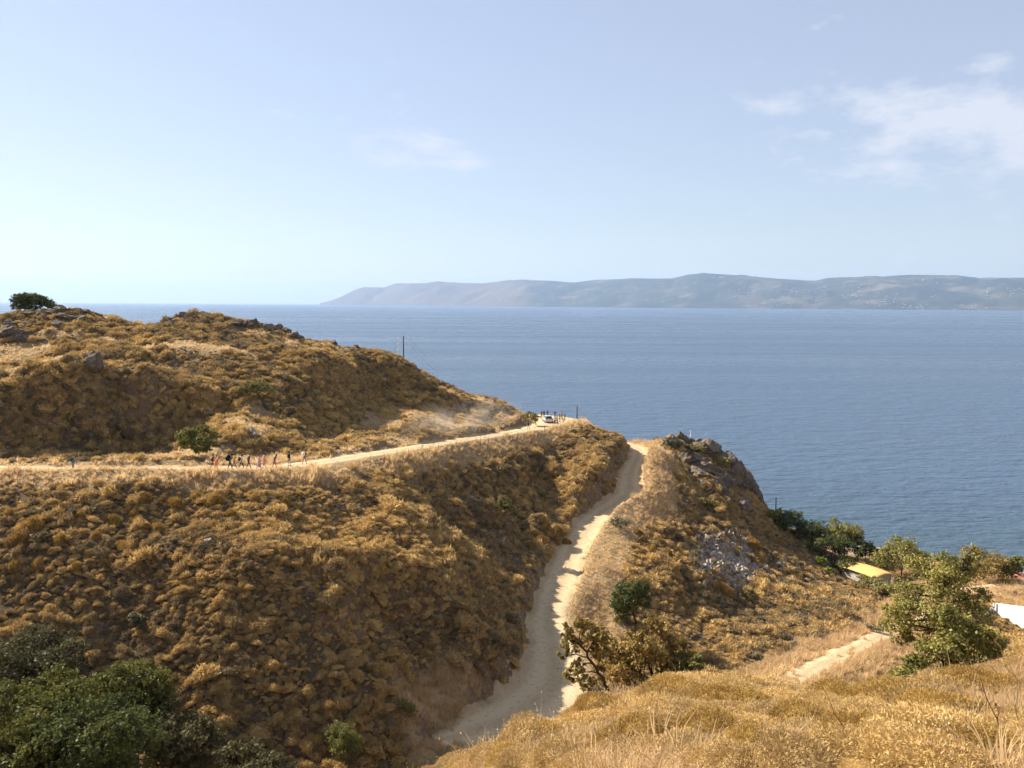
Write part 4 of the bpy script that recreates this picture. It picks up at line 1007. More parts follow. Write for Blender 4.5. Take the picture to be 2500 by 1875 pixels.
for i, (px, py, w, h) in enumerate([(70, 766, 22, 14), (92, 765, 20, 12), (115, 762, 24, 15), (132, 760, 22, 16), (148, 757, 26, 18), (170, 758, 22, 14), (190, 760, 24, 15), (205, 762, 26, 14), (150, 775, 30, 18), (172, 778, 34, 22), (190, 782, 30, 20), (120, 778, 26, 14), (232, 768, 22, 14), (140, 790, 26, 14), (215, 780, 24, 16)]):
    rock(px, py+6, w, h, 'brown rock in the outcrop beside the hilltop bush', group=g1, sink=0.1)
for i, (px, py, w, h) in enumerate([(8, 825, 40, 34), (34, 828, 36, 30), (50, 835, 24, 24), (20, 800, 26, 18), (0, 808, 30, 20)]):
    rock(px, py, w, h, 'dark rock of the crag at the left edge', group='rocks of the crag at the left edge', sink=0.15)
for i, (px, py, w, h) in enumerate([(446, 773, 16, 16), (458, 778, 18, 14), (430, 785, 26, 14), (415, 790, 26, 12), (425, 796, 22, 18), (400, 797, 18, 9), (475, 776, 18, 10), (395, 792, 16, 8)]):
    rock(px, py+4, w, h, 'brown rock on the second hilltop', group='rocks of the second hilltop', sink=0.1)
for i in range(22):
    px = 575+i*7.3+r_r.uniform(-4, 4); py = float(np.interp(px, [575, 620, 690, 735], [786, 788, 804, 826]))+r_r.uniform(0, 8)
    rock(px, py+3, r_r.uniform(12, 24), r_r.uniform(9, 18), 'dark jagged rock along the descending ridge', group='rocks along the ridge', sink=0.1)
for i in range(12):
    px = 778+i*10+r_r.uniform(-4, 4); py = float(np.interp(px, [778, 900], [830, 850]))+r_r.uniform(0, 4)
    rock(px, py+2, r_r.uniform(10, 18), r_r.uniform(7, 12), 'small dark rock on the ridge before the power pole', group='rocks on the ridge before the power pole', sink=0.1)
g2 = 'boulders of the headland cliff'
for i, (px, py, w, h, Y) in enumerate([(1660, 1092, 34, 26, 192), (1678, 1100, 30, 22, 193), (1640, 1098, 26, 16, 190), (1700, 1110, 40, 28, 194), (1722, 1118, 34, 24, 195), (1744, 1118, 30, 22, 196), (1700, 1128, 48, 34, 190), (1730, 1136, 46, 38, 191), (1756, 1130, 36, 26, 196),
                                         (1768, 1146, 44, 28, 194), (1780, 1140, 34, 34, 197), (1790, 1162, 34, 32, 196), (1770, 1168, 40, 26, 192), (1800, 1180, 30, 40, 197), (1812, 1196, 34, 40, 197), (1824, 1200, 30, 44, 196), (1818, 1222, 34, 40, 195), (1834, 1232, 28, 46, 194), (1846, 1252, 28, 36, 190), (1790, 1206, 30, 22, 193), (1832, 1190, 22, 18, 197)]):
    rock(px, py, w, h, 'weathered boulder of the headland cliff above the sea', group=g2, Y=Y, sink=0.12, depth=1.1)
for i in range(34):
    t = r_r.random(); px = 1655+t*185+r_r.gauss(0, 10); py = 1105+t*95+abs(r_r.gauss(0, 26)); w = r_r.uniform(16, 38)
    b = hit(px, py)
    if b is None or b.y > 210: continue
    rock(px, py, w, w*r_r.uniform(0.6, 1.0), 'weathered boulder of the headland cliff above the sea', group=g2, sink=0.25)
for i, (px, py, w, h, pale, lab) in enumerate([(1712, 1186, 12, 14, True, 'orange-pale stone highest on the slope below the cliff'), (1705, 1198, 14, 10, True, 'flat tan stone below the orange-pale stone'), (1730, 1212, 24, 22, False, 'grey boulder above the mid-slope bush'), (1704, 1222, 16, 18, False, 'dark upright rock left of the mid-slope bush'), (1676, 1228, 10, 6, True, 'small white stone in the shaded scrub'), (1572, 1241, 6, 5, True, 'tiny white stone on the verge grass')]):
    rock(px, py, w, h, lab, 'boulder' if not pale else 'stone', pale, sink=0.1)
for px, py, w, h, lab in [(955, 1210, 14, 12, 'pair-like pale stone on the golden shoulder'), (810, 1300, 14, 9, 'grey-blue stone on the golden shoulder'), (506, 1327, 18, 9, 'white stone at the edge of the golden shoulder'), (600, 1313, 12, 8, 'small pale stone on the golden shoulder'), (870, 1268, 9, 6, 'smallest pale stone on the golden shoulder'), (776, 1320, 10, 8, 'pale stone low on the golden shoulder')]:
    rock(px, py, w, h, lab, 'stone', True, sink=0.1)
# rubble spill: the larger stones are things, the rest is a mass
g3 = 'larger stones around the rubble spill'
for i in range(46):
    px = 1880+r_r.gauss(0, 45); py = 1395+r_r.gauss(0, 35)+(px-1880)*0.35
    rock(px, py, r_r.uniform(8, 17), r_r.uniform(5, 11), 'pale stone scattered right of the rubble spill', 'stone', True, g3, sink=0.15)
n = 4200; r_n = np.random.default_rng(9)
pp = []
while len(pp) < n:
    u, v = r_n.normal(0, 1, 2); px = 1778+u*48+v*12; py = 1372+v*42
    if abs(u) > 2.2 or abs(v) > 2.1 or r_n.random() > np.exp(-0.25*(u*u+v*v)): continue
    pp.append((px, py))
pp = np.array(pp); c0 = hit(1778, 1370)
Yc = np.array([hit(px, py, 110, 170).to_tuple() for px, py in pp[:n]])
sz = np.clip(0.19*np.exp(r_n.normal(0, 0.5, n)), 0.06, 0.6)
stones = lib_collection('rubble_stone', [rock_mesh('rubble_stone_%d' % i, 540+i, M_PALE_ROCK, 9) for i in range(4)])
scatter('rubble', 'spill of pale broken stone on the right hillside', 'rubble', stones, Yc+np.stack([0*sz, 0*sz, sz*0.35], -1), r_n.uniform(0, 6.28, (n, 3)), np.stack([sz*1.2, sz, sz*0.8], -1), r_n.integers(0, 4, n), r_n.random(n))
# loose pebbles on the roads and cuts
x, y = jittered(0.55, 60, 200, r_c); e = road_edge(x, y); gq = np.hypot(*slope_at(x, y)); m = (e < 3.5) & (r_c.random(len(x)) < np.where(e < 0, 0.10, np.where(gq > 1.1, 0.75, 0.25))); x, y, gq = x[m], y[m], gq[m]; n = len(x); z = H(x, y)
sz = np.clip(0.055*np.exp(r_c.normal(0, 0.5, n))*np.where(gq > 1.1, 1.9, 1.0), 0.02, 0.34)
scatter('pebbles', 'loose pebbles along the dirt roads', 'pebbles', stones, np.stack([x, y, z+sz*0.2+0.05], -1), r_c.uniform(0, 6.28, (n, 3)), np.stack([sz, sz, sz*0.8], -1), r_c.integers(0, 4, n), r_c.random(n))

# ------------------------------------------------------------------ single cushions and stalks that stand out
CUSH_BIG = [cushion_mesh('mound_%d' % i, 600+i, 1500, 0.075, core=0.78, aspect=2.2, height=0.66, mat=None) for i in range(5)]
def mound_mat():
    return leaf_mat('mound_scrub', [(0.25, (0.20, 0.12, 0.04)), (0.5, (0.37, 0.23, 0.065)), (0.75, (0.52, 0.335, 0.095)), (0.95, (0.58, 0.41, 0.15))], 0.2, 1.5)
M_MOUND = mound_mat()
for me_ in CUSH_BIG: me_.materials.append(M_MOUND)
def mound(px, py, w, h, label, group, mesh=None, Y=None):
    b = hit(px, py) if Y is None else G(at(px, py, Y).x, Y)
    k = mpp(b.y); o = bpy.data.objects.new('cushion_shrub', mesh or r_r.choice(CUSH_BIG)); W = w*k*0.55
    o.location = b+Vector((0, W*0.5, -0.06)); o.scale = (W, W*0.95, h*k*1.6); o.rotation_euler = (0.12, 0, r_r.uniform(0, 6.28)); link(o)
    tag(o, label, 'shrub', group); return o
g4 = 'cushion shrubs on the bank below the upper road'
for px, py, w, h in [(70, 1300, 62, 30), (40, 1330, 50, 26), (190, 1268, 30, 20), (272, 1282, 34, 24), (326, 1262, 28, 18), (420, 1245, 46, 26), (352, 1225, 32, 20), (520, 1235, 44, 22), (352, 1295, 28, 18), (388, 1300, 34, 20), (560, 1262, 34, 18), (478, 1222, 34, 18), (150, 1250, 30, 20), (20, 1262, 34, 18), (142, 1330, 34, 22), (230, 1320, 30, 20), (300, 1345, 34, 22), (90, 1390, 36, 24), (180, 1400, 32, 22), (30, 1400, 34, 24), (250, 1385, 30, 20), (620, 1225, 30, 16), (690, 1235, 32, 16), (520, 1290, 28, 16)]:
    mound(px, py, w, h, 'golden cushion shrub standing out on the bank below the walkers', g4)
g5 = 'cushion shrubs at the foot of the shaded bank'
for px, py, w, h in [(1330, 1310, 40, 30), (1362, 1312, 36, 26), (1352, 1322, 30, 20), (1320, 1330, 30, 20), (1385, 1330, 24, 14), (1300, 1345, 26, 20)]:
    mound(px, py, w, h, 'orange-gold cushion shrub at the foot of the shaded bank', g5)
g6 = 'cushion shrubs around the rubble spill'
for px, py, w, h in [(1840, 1345, 40, 24), (1855, 1372, 36, 22), (1838, 1330, 30, 18), (1770, 1455, 46, 28), (1745, 1440, 30, 18), (1570, 1330, 26, 18), (1590, 1350, 28, 18), (1612, 1330, 26, 16), (1560, 1310, 24, 16), (1680, 1310, 28, 18), (1630, 1360, 28, 18), (1650, 1385, 30, 20), (1900, 1330, 26, 14), (1950, 1420, 28, 16)]:
    mound(px, py, w, h, 'rounded gold cushion shrub near the rubble spill', g6)
g7 = 'cushion shrubs of the foreground slope'
CUSH_FG = [cushion_mesh('twiggy_mound_%d' % i, 640+i, 12000, 0.015, core=0.70, aspect=4.5, height=0.60, spiky=0.6, mat=M_MOUND) for i in range(4)]
for px, py, w, h in [(1480, 1755, 170, 44), (1650, 1720, 180, 44), (1330, 1835, 150, 46), (1800, 1740, 190, 50), (2000, 1800, 230, 64), (1760, 1820, 220, 60), (2190, 1730, 220, 50), (2150, 1850, 260, 74), (2330, 1770, 240, 64), (2440, 1700, 200, 56), (1560, 1840, 220, 60), (1880, 1865, 230, 60), (2400, 1860, 280, 80), (1240, 1865, 120, 36), (2060, 1720, 160, 40)]:
    mound(px, py, w, h, 'broad golden twiggy cushion shrub on the foreground slope', g7, r_r.choice(CUSH_FG))
# tall dead stalks
def stalk(px, py, hpx, lean, seed, label, thick=1.0, heads=3, Y=None):
    b = hit(px, py) if Y is None else G(at(px, py, Y).x, Y); r = random.Random(seed); k = mpp(b.y); h = hpx*k
    root = empty('dry_stalk', b); tag(root, label, 'dry plant', 'dead stalks in the foreground')
    top = Vector((lean*h, r.uniform(-.1, .1), h)); path = wander((0, 0, -0.05), top, 6, h*0.035, rr_ := r)
    parts = [tube(path, [0.008*thick*(1-0.6*i/6) for i in range(7)], 5)]; tips = [path[-1]]
    for q in range(heads-1):
        i = r.randint(3, 5); e = path[i]+Vector((r.uniform(-.25, .25)*h, r.uniform(-.15, .15)*h, r.uniform(.10, .28)*h)); tips.append(e)
        parts.append(tube(wander(path[i], e, 3, h*0.02, r), [0.005*thick, 0.0045*thick, 0.004*thick, 0.003*thick], 4))
    V, F = join_parts(parts); mesh_obj('stem', V, F, M_STRAW if r.random() < 0.5 else M_HEAD, root, True)
    for t in tips:
        rn = np.random.default_rng(seed+int(t.x*1000) % 97); m = 26; u = rand_unit(m, rn); s = 0.035*thick
        W = np.cross(u, rand_unit(m, rn)); W /= np.linalg.norm(W, axis=1)[:, None]
        V = np.stack([u*0.0-W*s*0.12, u*0.0+W*s*0.12, u*s*rn.uniform(.6, 1.2, m)[:, None]], 1).reshape(-1, 3)+np.array(t)
        link(bpy.data.objects.new('seed_head', np_mesh('seed_head', V, np.arange(m*3).reshape(m, 3), M_HEAD)), root)
for i, (px, py, hp, ln, th, hd, lab) in enumerate([
        (2460, 1835, 190, -0.45, 1.5, 5, 'tallest branching dead stalk leaning left at the right edge'), (2490, 1800, 230, -0.15, 1.2, 4, 'upright dead stalk at the right edge'), (2395, 1800, 150, -0.5, 1.0, 3, 'thin dead stalk leaning left below the near oak'),
        (2110, 1860, 200, -0.6, 1.1, 2, 'dark stalk leaning far left with a thistle head'), (1985, 1728, 60, 0.1, 1.2, 2, 'short stalk with a brown thistle head on the brow'), (2120, 1765, 70, -0.05, 1.0, 2, 'straight thin stalk in mid foreground'),
        (1865, 1680, 60, 0.15, 1.0, 3, 'forked dry stalk standing up against the valley track'), (1690, 1700, 70, 0.1, 0.9, 2, 'dry stalk in front of the green shrub'), (2215, 1870, 130, -0.1, 1.0, 2, 'pale crooked stalk at the bottom of the picture'), (1870, 1785, 60, 0.1, 0.9, 2, 'small brown stalk left of the thistle'),
        (1230, 1830, 50, 0.2, 0.9, 3, 'wispy stalk at the left end of the foreground slope'), (1275, 1800, 60, -0.1, 0.9, 3, 'wispy stalk standing before the road junction'), (1115, 1860, 60, 0.1, 1.0, 3, 'dry stalk beside the bottom edge left of the slope'), (2330, 1700, 110, 0.05, 0.9, 3, 'thin stalk rising in front of the near oak'), (2260, 1750, 90, -0.2, 0.9, 2, 'bent straw stalk in the middle of the cushions'), (2420, 1760, 170, -0.3, 1.0, 4, 'branching stalk with pale heads before the white wall')]):
    stalk(px, py, hp, ln, 700+i, lab, th, hd)
# dried fan of a dead thistle, bottom right
b = hit(2290, 1862); rf = np.random.default_rng(5); V = []; F = []
root = empty('dead_thistle', b); tag(root, 'reddish brown fan of a dead thistle at the bottom right', 'dry plant')
for k in range(150):
    a = rf.normal(0, 0.55); l = rf.uniform(0.28, 0.55); d = np.array([math.sin(a), rf.normal(0, .25), math.cos(a)]); w = np.array([math.cos(a), 0, -math.sin(a)])*0.006
    i = len(V); V += [-w, w, d*l]; F.append((i, i+1, i+2))
mesh_obj('dead_leaves', V, F, leaf_mat('rust_leaf', [(0.3, (0.20, 0.085, 0.03)), (0.6, (0.34, 0.16, 0.06)), (0.9, (0.46, 0.28, 0.12))]), root)
V = []; F = []
for k in range(140):
    a = rf.normal(0, 0.6); l = rf.uniform(0.42, 0.58); c = np.array([math.sin(a)*l, rf.normal(0, .1), math.cos(a)*l]); s = rf.uniform(.01, .03); u = rand_unit(2, rf)*s
    i = len(V); V += [c-u[0], c+u[0], c+u[1]]; F.append((i, i+1, i+2))
mesh_obj('seed_fluff', V, F, leaf_mat('seed_fluff', [(0.3, (0.55, 0.42, 0.22)), (0.7, (0.72, 0.60, 0.38))]), root)
# ------------------------------------------------------------------ people
def proj(p):
    q = CAMROT.transposed() @ (Vector(p)-CAM); return (1250+FPX*q.x/-q.z, 937.5-FPX*q.y/-q.z)
_UP = [proj((R[0], R[1], R[2])) for R in UPPER]
def on_road(px, off=0.0, i0=60):
    """point of the upper road seen at photo column px, moved off metres to the right of the centre line"""
    i = min(range(i0, len(UPPER)-60), key=lambda k: abs(_UP[k][0]-px)); a = UPPER[i]; t = UPPER[i+1][:2]-UPPER[i-1][:2]; t /= np.linalg.norm(t)
    x = a[0]+t[1]*off; y = a[1]-t[0]*off
    return Vector((x, y, max(float(H(x, y)), a[2])+0.05)), math.atan2(-t[0], t[1])

def body_mesh(pose):
    """one continuous figure, 1.75 m, facing +Y; pose: lean, leg swing, arm pose"""
    lean, sw, arms = pose['lean'], pose['swing'], pose['arms']
    bm_v = []; bm_e = []; rad = []
    def v(p, r, par=None):
        bm_v.append(p); rad.append(r if isinstance(r, tuple) else (r, r)); i = len(bm_v)-1
        if par is not None: bm_e.append((par, i))
        return i
    def ln(z, y=0.0, x=0.0):
        return (x, y+math.sin(lean)*(z-0.95), 0.95+(z-0.95)*math.cos(lean))
    pel = v((0, 0, 0.95), (0.155, 0.115)); wa = v(ln(1.12), (0.135, 0.10), pel); ch = v(ln(1.32), (0.165, 0.115), wa); sh = v(ln(1.44), (0.11, 0.085), ch)
    nk = v(ln(1.52, 0.01), 0.055, sh); hb = v(ln(1.59, 0.03), (0.068, 0.08), nk); hm = v(ln(1.665, 0.03), (0.078, 0.098), hb); v(ln(1.735, 0.02), (0.06, 0.075), hm)
    for s in (-1, 1):
        hip = v((s*0.09, 0, 0.88), 0.095, pel); a = sw*s
        kn = v((s*0.10, math.sin(a)*0.42+0.03, 0.88-math.cos(a)*0.40), 0.062, hip)
        b = a*0.9-0.25*max(0, -a*2) if a < 0 else a*0.55
        ky, kz = bm_v[kn][1], bm_v[kn][2]
        ca = v((s*0.10, ky+math.sin(b)*0.18-0.015, kz-0.18), 0.052, kn)
        an = v((s*0.10, ky+math.sin(b)*0.40, max(0.075, kz-0.40*math.cos(b))), 0.037, ca)
        az = bm_v[an][2]; ay = bm_v[an][1]
        he = v((s*0.105, ay+0.06, max(0.04, az-0.045)), (0.04, 0.036), an); v((s*0.115, ay+0.17, max(0.035, az-0.05)), (0.042, 0.028), he)
        so = v(ln(1.42, 0, s*0.175), 0.062, sh)
        if arms == 'hips': el = ln(1.18, -0.06, s*0.36); wr = ln(1.00, 0.04, s*0.21); hd = ln(0.97, 0.09, s*0.17)
        elif arms == 'straps': el = ln(1.16, 0.0, s*0.24); wr = ln(1.32, 0.16, s*0.16); hd = ln(1.38, 0.17, s*0.14)
        elif arms == 'fold': el = ln(1.17, 0.02, s*0.25); wr = ln(1.20, 0.20, s*0.08); hd = ln(1.22, 0.21, -s*0.02)
        else: el = ln(1.14, -0.05-0.18*a, s*0.22); wr = ln(0.93, 0.03-0.30*a, s*0.23); hd = ln(0.85, 0.06-0.34*a, s*0.225)
        e_ = v(el, 0.043, so); w_ = v(wr, 0.030, e_); h_ = v(hd, (0.036, 0.022), w_)
        d = (Vector(hd)-Vector(wr)).normalized(); side = d.cross(Vector((0, 1, 0)) if abs(d.y) < 0.8 else Vector((1, 0, 0))).normalized()
        for f, (o, l) in enumerate(((-0.030, 0.065), (-0.011, 0.08), (0.009, 0.078), (0.028, 0.062))):
            k1 = v(tuple(Vector(hd)+d*0.045+side*o), 0.0095, h_); v(tuple(Vector(hd)+d*(0.045+l*0.8)+side*o+Vector((0, 0.015, 0))), 0.008, k1)
        t1 = v(tuple(Vector(hd)+side*-0.038*s+d*0.0), 0.011, h_); v(tuple(Vector(hd)+side*-0.06*s+d*0.04), 0.009, t1)
    me = bpy.data.meshes.new('body'); me.from_pydata(bm_v, bm_e, [])
    o = bpy.data.objects.new('body', me); COL.objects.link(o)
    o.modifiers.new('skin', 'SKIN'); sb = o.modifiers.new('sub', 'SUBSURF'); sb.levels = 1; sb.render_levels = 1
    for i, sv in enumerate(me.skin_vertices[0].data): sv.radius = rad[i]; sv.use_root = (i == 0)
    dg = bpy.context.evaluated_depsgraph_get(); ev = o.evaluated_get(dg); out = bpy.data.meshes.new_from_object(ev)
    bpy.data.objects.remove(o)
    # face: nose, ears and eyes joined into the same mesh
    bm = bmesh.new(); bm.from_mesh(out)
    hp = Vector(ln(1.655, 0.03)); q = Euler((-lean, 0, 0)).to_matrix().to_4x4()
    base_faces = len(bm.faces)
    for off, sc in (((0, 0.108, -0.01), (0.014, 0.022, 0.022)), ((0.083, -0.005, 0), (0.012, 0.025, 0.034)), ((-0.083, -0.005, 0), (0.012, 0.025, 0.034))):
        bmesh.ops.create_icosphere(bm, subdivisions=1, radius=1.0, matrix=Matrix.Translation(hp) @ q @ Matrix.Translation(off) @ Matrix.Diagonal((*sc, 1)))
    eye_start = None
    bm.faces.ensure_lookup_table(); nface = len(bm.faces)
    for s in (-1, 1):
        bmesh.ops.create_icosphere(bm, subdivisions=1, radius=0.011, matrix=Matrix.Translation(hp) @ q @ Matrix.Translation((s*0.032, 0.092, 0.016)))
    bmesh.ops.create_icosphere(bm, subdivisions=1, radius=1.0, matrix=Matrix.Translation(hp) @ q @ Matrix.Translation((0, 0.095, -0.048)) @ Matrix.Diagonal((0.024, 0.008, 0.006, 1)))
    bm.faces.ensure_lookup_table()
    qi = q.to_3x3().transposed()
    hands = [Vector(bm_v[i]) for i in range(len(bm_v)) if rad[i] == (0.036, 0.022)]
    for i, f in enumerate(bm.faces):
        c = f.calc_center_median(); loc = qi @ (c-Vector((0, 0, 0.95))); lz = loc.z+0.95
        if i >= nface: m = 4                       # eyes, mouth
        elif i >= base_faces or lz > 1.50 or any((c-h).length < 0.17 for h in hands): m = 0
        elif c.z < 0.085: m = 3
        elif lz < 0.97 and abs(c.x) < 0.24 and not (abs(c.x) > 0.17 and c.z > 0.8): m = 2
        else: m = 1
        f.material_index = m; f.smooth = True
    bm.to_mesh(out); bm.free(); return out, hp, q
POSES = {'walk': dict(lean=0.08, swing=0.38, arms='swing'), 'walk2': dict(lean=0.14, swing=-0.32, arms='swing'), 'laden': dict(lean=0.30, swing=0.30, arms='straps'),
         'stoop': dict(lean=0.46, swing=0.26, arms='swing'), 'stand': dict(lean=0.02, swing=0.06, arms='hips'), 'stand2': dict(lean=0.0, swing=0.10, arms='swing'), 'fold': dict(lean=0.02, swing=-0.08, arms='fold')}
BODY = {}
cloth_cache = {}
def cloth(col, rough=0.9):
    if col not in cloth_cache: cloth_cache[col] = plain('cloth_%d' % len(cloth_cache), col, rough, 0.18, 9.0, spec=0.1)
    return cloth_cache[col]
M_SKIN = plain('skin', (0.30, 0.17, 0.11), 0.6, 0.08)
M_EYE = plain('eye_dark', (0.03, 0.02, 0.02), 0.4)
def hair_mesh(long):
    bm = bmesh.new(); bmesh.ops.create_uvsphere(bm, u_segments=14, v_segments=9, radius=1.0)
    for v_ in bm.verts:
        z0 = v_.co.z; v_.co = Vector((v_.co.x*0.092, v_.co.y*0.108-0.012, v_.co.z*0.10+0.035))
        if v_.co.y > 0.03 and z0 < 0.35: v_.co.y = 0.03
        if z0 < -0.1 and v_.co.y < 0.02: v_.co.z -= (0.14 if long else 0.01)
        v_.co += Vector((math.sin(v_.co.x*90), math.cos(v_.co.y*80), math.sin(v_.co.z*85)))*0.004
    me = bpy.data.meshes.new('hair'); bm.to_mesh(me); bm.free(); me.polygons.foreach_set('use_smooth', [True]*len(me.polygons)); me.materials.append(None); return me
HAIR = [hair_mesh(False), hair_mesh(True)]
def robe_mesh(z0, z1, r0, r1, lean):
    """skirt or long shirt hanging round the body"""
    V = []; F = []; n = 16; rows = 7
    for j in range(rows):
        t = j/(rows-1); z = z1+(z0-z1)*t; r = r1+(r0-r1)*t
        for k in range(n):
            a = 2*math.pi*k/n; rip = 1+0.07*math.sin(a*5+j)*t
            y = math.sin(lean)*max(0, z-0.95)
            V.append((math.cos(a)*r*rip, math.sin(a)*r*0.78*rip+y, 0.95+(z-0.95)*(math.cos(lean) if z > 0.95 else 1)))
    for j in range(rows-1):
        for k in range(n): F.append((j*n+k, (j+1)*n+k, (j+1)*n+(k+1) % n, j*n+(k+1) % n))
    return V, F
def person(loc, rz, pose, shirt, legs, label, shoes=(0.05, 0.045, 0.04), hair=(0.02, 0.015, 0.012), long_hair=False, height=1.75, skirt=None, longshirt=None, scarf=None, cap=None, group=None):
    if pose not in BODY: BODY[pose] = body_mesh(POSES[pose])
    me, hp, q = BODY[pose]
    if not me.materials:
        for _ in range(5): me.materials.append(M_SKIN)
    root = empty('person', loc, rz); root.scale = (height/1.75,)*3; tag(root, label, 'person', group)
    o = bpy.data.objects.new('body', me); link(o, root)
    for i, m in enumerate((M_SKIN, cloth(shirt), cloth(legs), cloth(shoes), M_EYE)):
        o.material_slots[i].link = 'OBJECT'; o.material_slots[i].material = m
    h = bpy.data.objects.new('hair', HAIR[1 if long_hair else 0]); link(h, root); h.matrix_local = Matrix.Translation(hp) @ q
    h.material_slots[0].link = 'OBJECT'; h.material_slots[0].material = cloth(hair if not scarf else scarf)
    if scarf: h.name = 'headscarf'; h.scale = (1.12, 1.1, 1.12)
    lean = POSES[pose]['lean']
    if skirt: V, F = robe_mesh(0.25, 0.98, 0.27, 0.165, lean); mesh_obj('skirt', V, F, cloth(skirt), root, True)
    if longshirt: V, F = robe_mesh(0.62, 1.40, 0.23, 0.18, lean); mesh_obj('tunic', V, F, cloth(longshirt), root, True)
    return root
def backpack(loc, rz, pose, col, label, w=0.32, h=0.46, d=0.22, height=1.75, sx=0.0):
    lean = POSES[pose]['lean']; s = height/1.75
    root = empty('backpack', loc, rz); root.scale = (s, s, s); tag(root, label, 'backpack', None)
    bm = bmesh.new(); bmesh.ops.create_cube(bm, size=1.0); bmesh.ops.bevel(bm, geom=bm.edges[:], offset=0.18, segments=3, profile=0.6, affect='EDGES')
    me = bpy.data.meshes.new('bag'); bm.to_mesh(me); bm.free(); me.polygons.foreach_set('use_smooth', [True]*len(me.polygons)); me.materials.append(cloth(col))
    z = 1.27
    c = Matrix.Translation((sx, math.sin(lean)*(z-0.95), 0.95+(z-0.95)*math.cos(lean))) @ Euler((-lean, 0, 0)).to_matrix().to_4x4()
    b = bpy.data.objects.new('bag', me); link(b, root); b.matrix_local = c @ Matrix.Translation((0, -0.115-d/2, 0)) @ Matrix.Diagonal((w, d, h, 1))
    p = bpy.data.objects.new('front_pocket', me); link(p, root); p.matrix_local = c @ Matrix.Translation((0, -0.13-d, -h*0.12)) @ Matrix.Diagonal((w*0.75, d*0.4, h*0.5, 1))
    for sgn in (-1, 1):
        V, F = tube([c @ Vector((sgn*0.09, -0.13, 0.17)), c @ Vector((sgn*0.11, 0.0, 0.205)), c @ Vector((sgn*0.12, 0.125, 0.06)), c @ Vector((sgn*0.13, 0.06, -0.14)), c @ Vector((sgn*0.12, -0.12, -0.16))], [0.02]*5, 5)
        mesh_obj('strap', V, F, cloth(tuple(v*0.6 for v in col)), root, True)
    return root
gW = 'walkers on the upper road'
def walker(px, off, pose, shirt, legs, label, turn=0.0, **kw):
    loc, rz = on_road(px, off); person(loc, rz+turn, pose, shirt, legs, label, group=gW, **kw); return loc, rz+turn
l, z_ = walker(183, 0.4, 'stoop', (0.10, 0.20, 0.36), (0.075, 0.04, 0.075), 'walker in blue top and purple trousers alone at the left')
backpack(l, z_, 'stoop', (0.03, 0.09, 0.075), 'dark green backpack on the lone walker at the left')
walker(523, 0.1, 'walk', (0.035, 0.035, 0.055), (0.07, 0.065, 0.07), 'walker in dark navy clothes last in the group')
walker(534, 1.2, 'stoop', (0.72, 0.16, 0.095), (0.05, 0.035, 0.04), 'stooping walker wrapped in a bright coral robe', scarf=(0.72, 0.17, 0.10), longshirt=(0.72, 0.16, 0.095), skirt=(0.06, 0.04, 0.05))
l, z_ = walker(560, 0.9, 'laden', (0.17, 0.19, 0.175), (0.075, 0.08, 0.08), 'tall walker in grey-green jacket bent under a black backpack', height=1.88)
backpack(l, z_, 'laden', (0.012, 0.014, 0.018), 'big black backpack on the walker in grey-green', 0.44, 0.62, 0.34, 1.88)
walker(578, -0.2, 'walk2', (0.62, 0.40, 0.10), (0.16, 0.14, 0.13), 'walker in a mustard yellow top')
l, z_ = walker(587, 0.9, 'walk', (0.60, 0.58, 0.55), (0.06, 0.065, 0.08), 'walker in white shirt beside the one in yellow')
backpack(l, z_, 'walk', (0.10, 0.06, 0.05), 'brown backpack on the walker in white shirt')
walker(608, 0.3, 'walk2', (0.06, 0.065, 0.09), (0.06, 0.055, 0.075), 'walker in dark blue-grey jacket in mid group', turn=-0.2)
walker(622, 0.8, 'walk', (0.60, 0.38, 0.44), (0.46, 0.30, 0.35), 'walker in lilac-pink tunic and dark red headscarf', scarf=(0.30, 0.05, 0.07), longshirt=(0.62, 0.40, 0.47), skirt=(0.50, 0.31, 0.37), height=1.66)
walker(645, 0.3, 'walk2', (0.68, 0.36, 0.21), (0.42, 0.16, 0.13), 'walker in peach tunic ahead of the lilac one', longshirt=(0.70, 0.38, 0.22))
walker(657, 0.8, 'stoop', (0.05, 0.06, 0.13), (0.30, 0.045, 0.045), 'walker in blue top and red trousers', long_hair=True, height=1.66)
walker(700, 0.2, 'stand2', (0.018, 0.02, 0.024), (0.24, 0.30, 0.36), 'walker in black t-shirt and light jeans')
l, z_ = walker(741, 0.1, 'laden', (0.03, 0.028, 0.03), (0.36, 0.17, 0.17), 'leading walker of the group with a white bundle')
backpack(l, z_, 'laden', (0.70, 0.67, 0.64), 'white bundle carried on the back of the leading walker', 0.40, 0.42, 0.30)
gF = 'people gathered at the end of the upper road'
def far_person(px, py, Y, pose, shirt, legs, label, rz, **kw):
    p = at(px, py, Y); g_ = max(float(H(p.x, p.y)), 30)
    i = int(np.argmin((UPPER[:, 0]-p.x)**2+(UPPER[:, 1]-p.y)**2)); d = math.hypot(UPPER[i, 0]-p.x, UPPER[i, 1]-p.y)
    z = max(float(H(p.x, p.y)), UPPER[i, 2])+0.05 if d < UPPER[i, 3]*1.1 else float(H(p.x, p.y))
    person((p.x, p.y, z), rz, pose, shirt, legs, label, group=gF, **kw)
far_person(1322, 1026, 190, 'stand', (0.10, 0.045, 0.035), (0.05, 0.04, 0.04), 'leftmost bystander behind the white car in dark red', 2.6)
far_person(1328, 1026, 191, 'stand2', (0.06, 0.045, 0.04), (0.05, 0.04, 0.04), 'bystander in brown just behind the white car', 2.9)
far_person(1336.5, 1026, 191, 'stand', (0.10, 0.04, 0.035), (0.06, 0.04, 0.035), 'bystander with hands on hips above the car roof', 3.1)
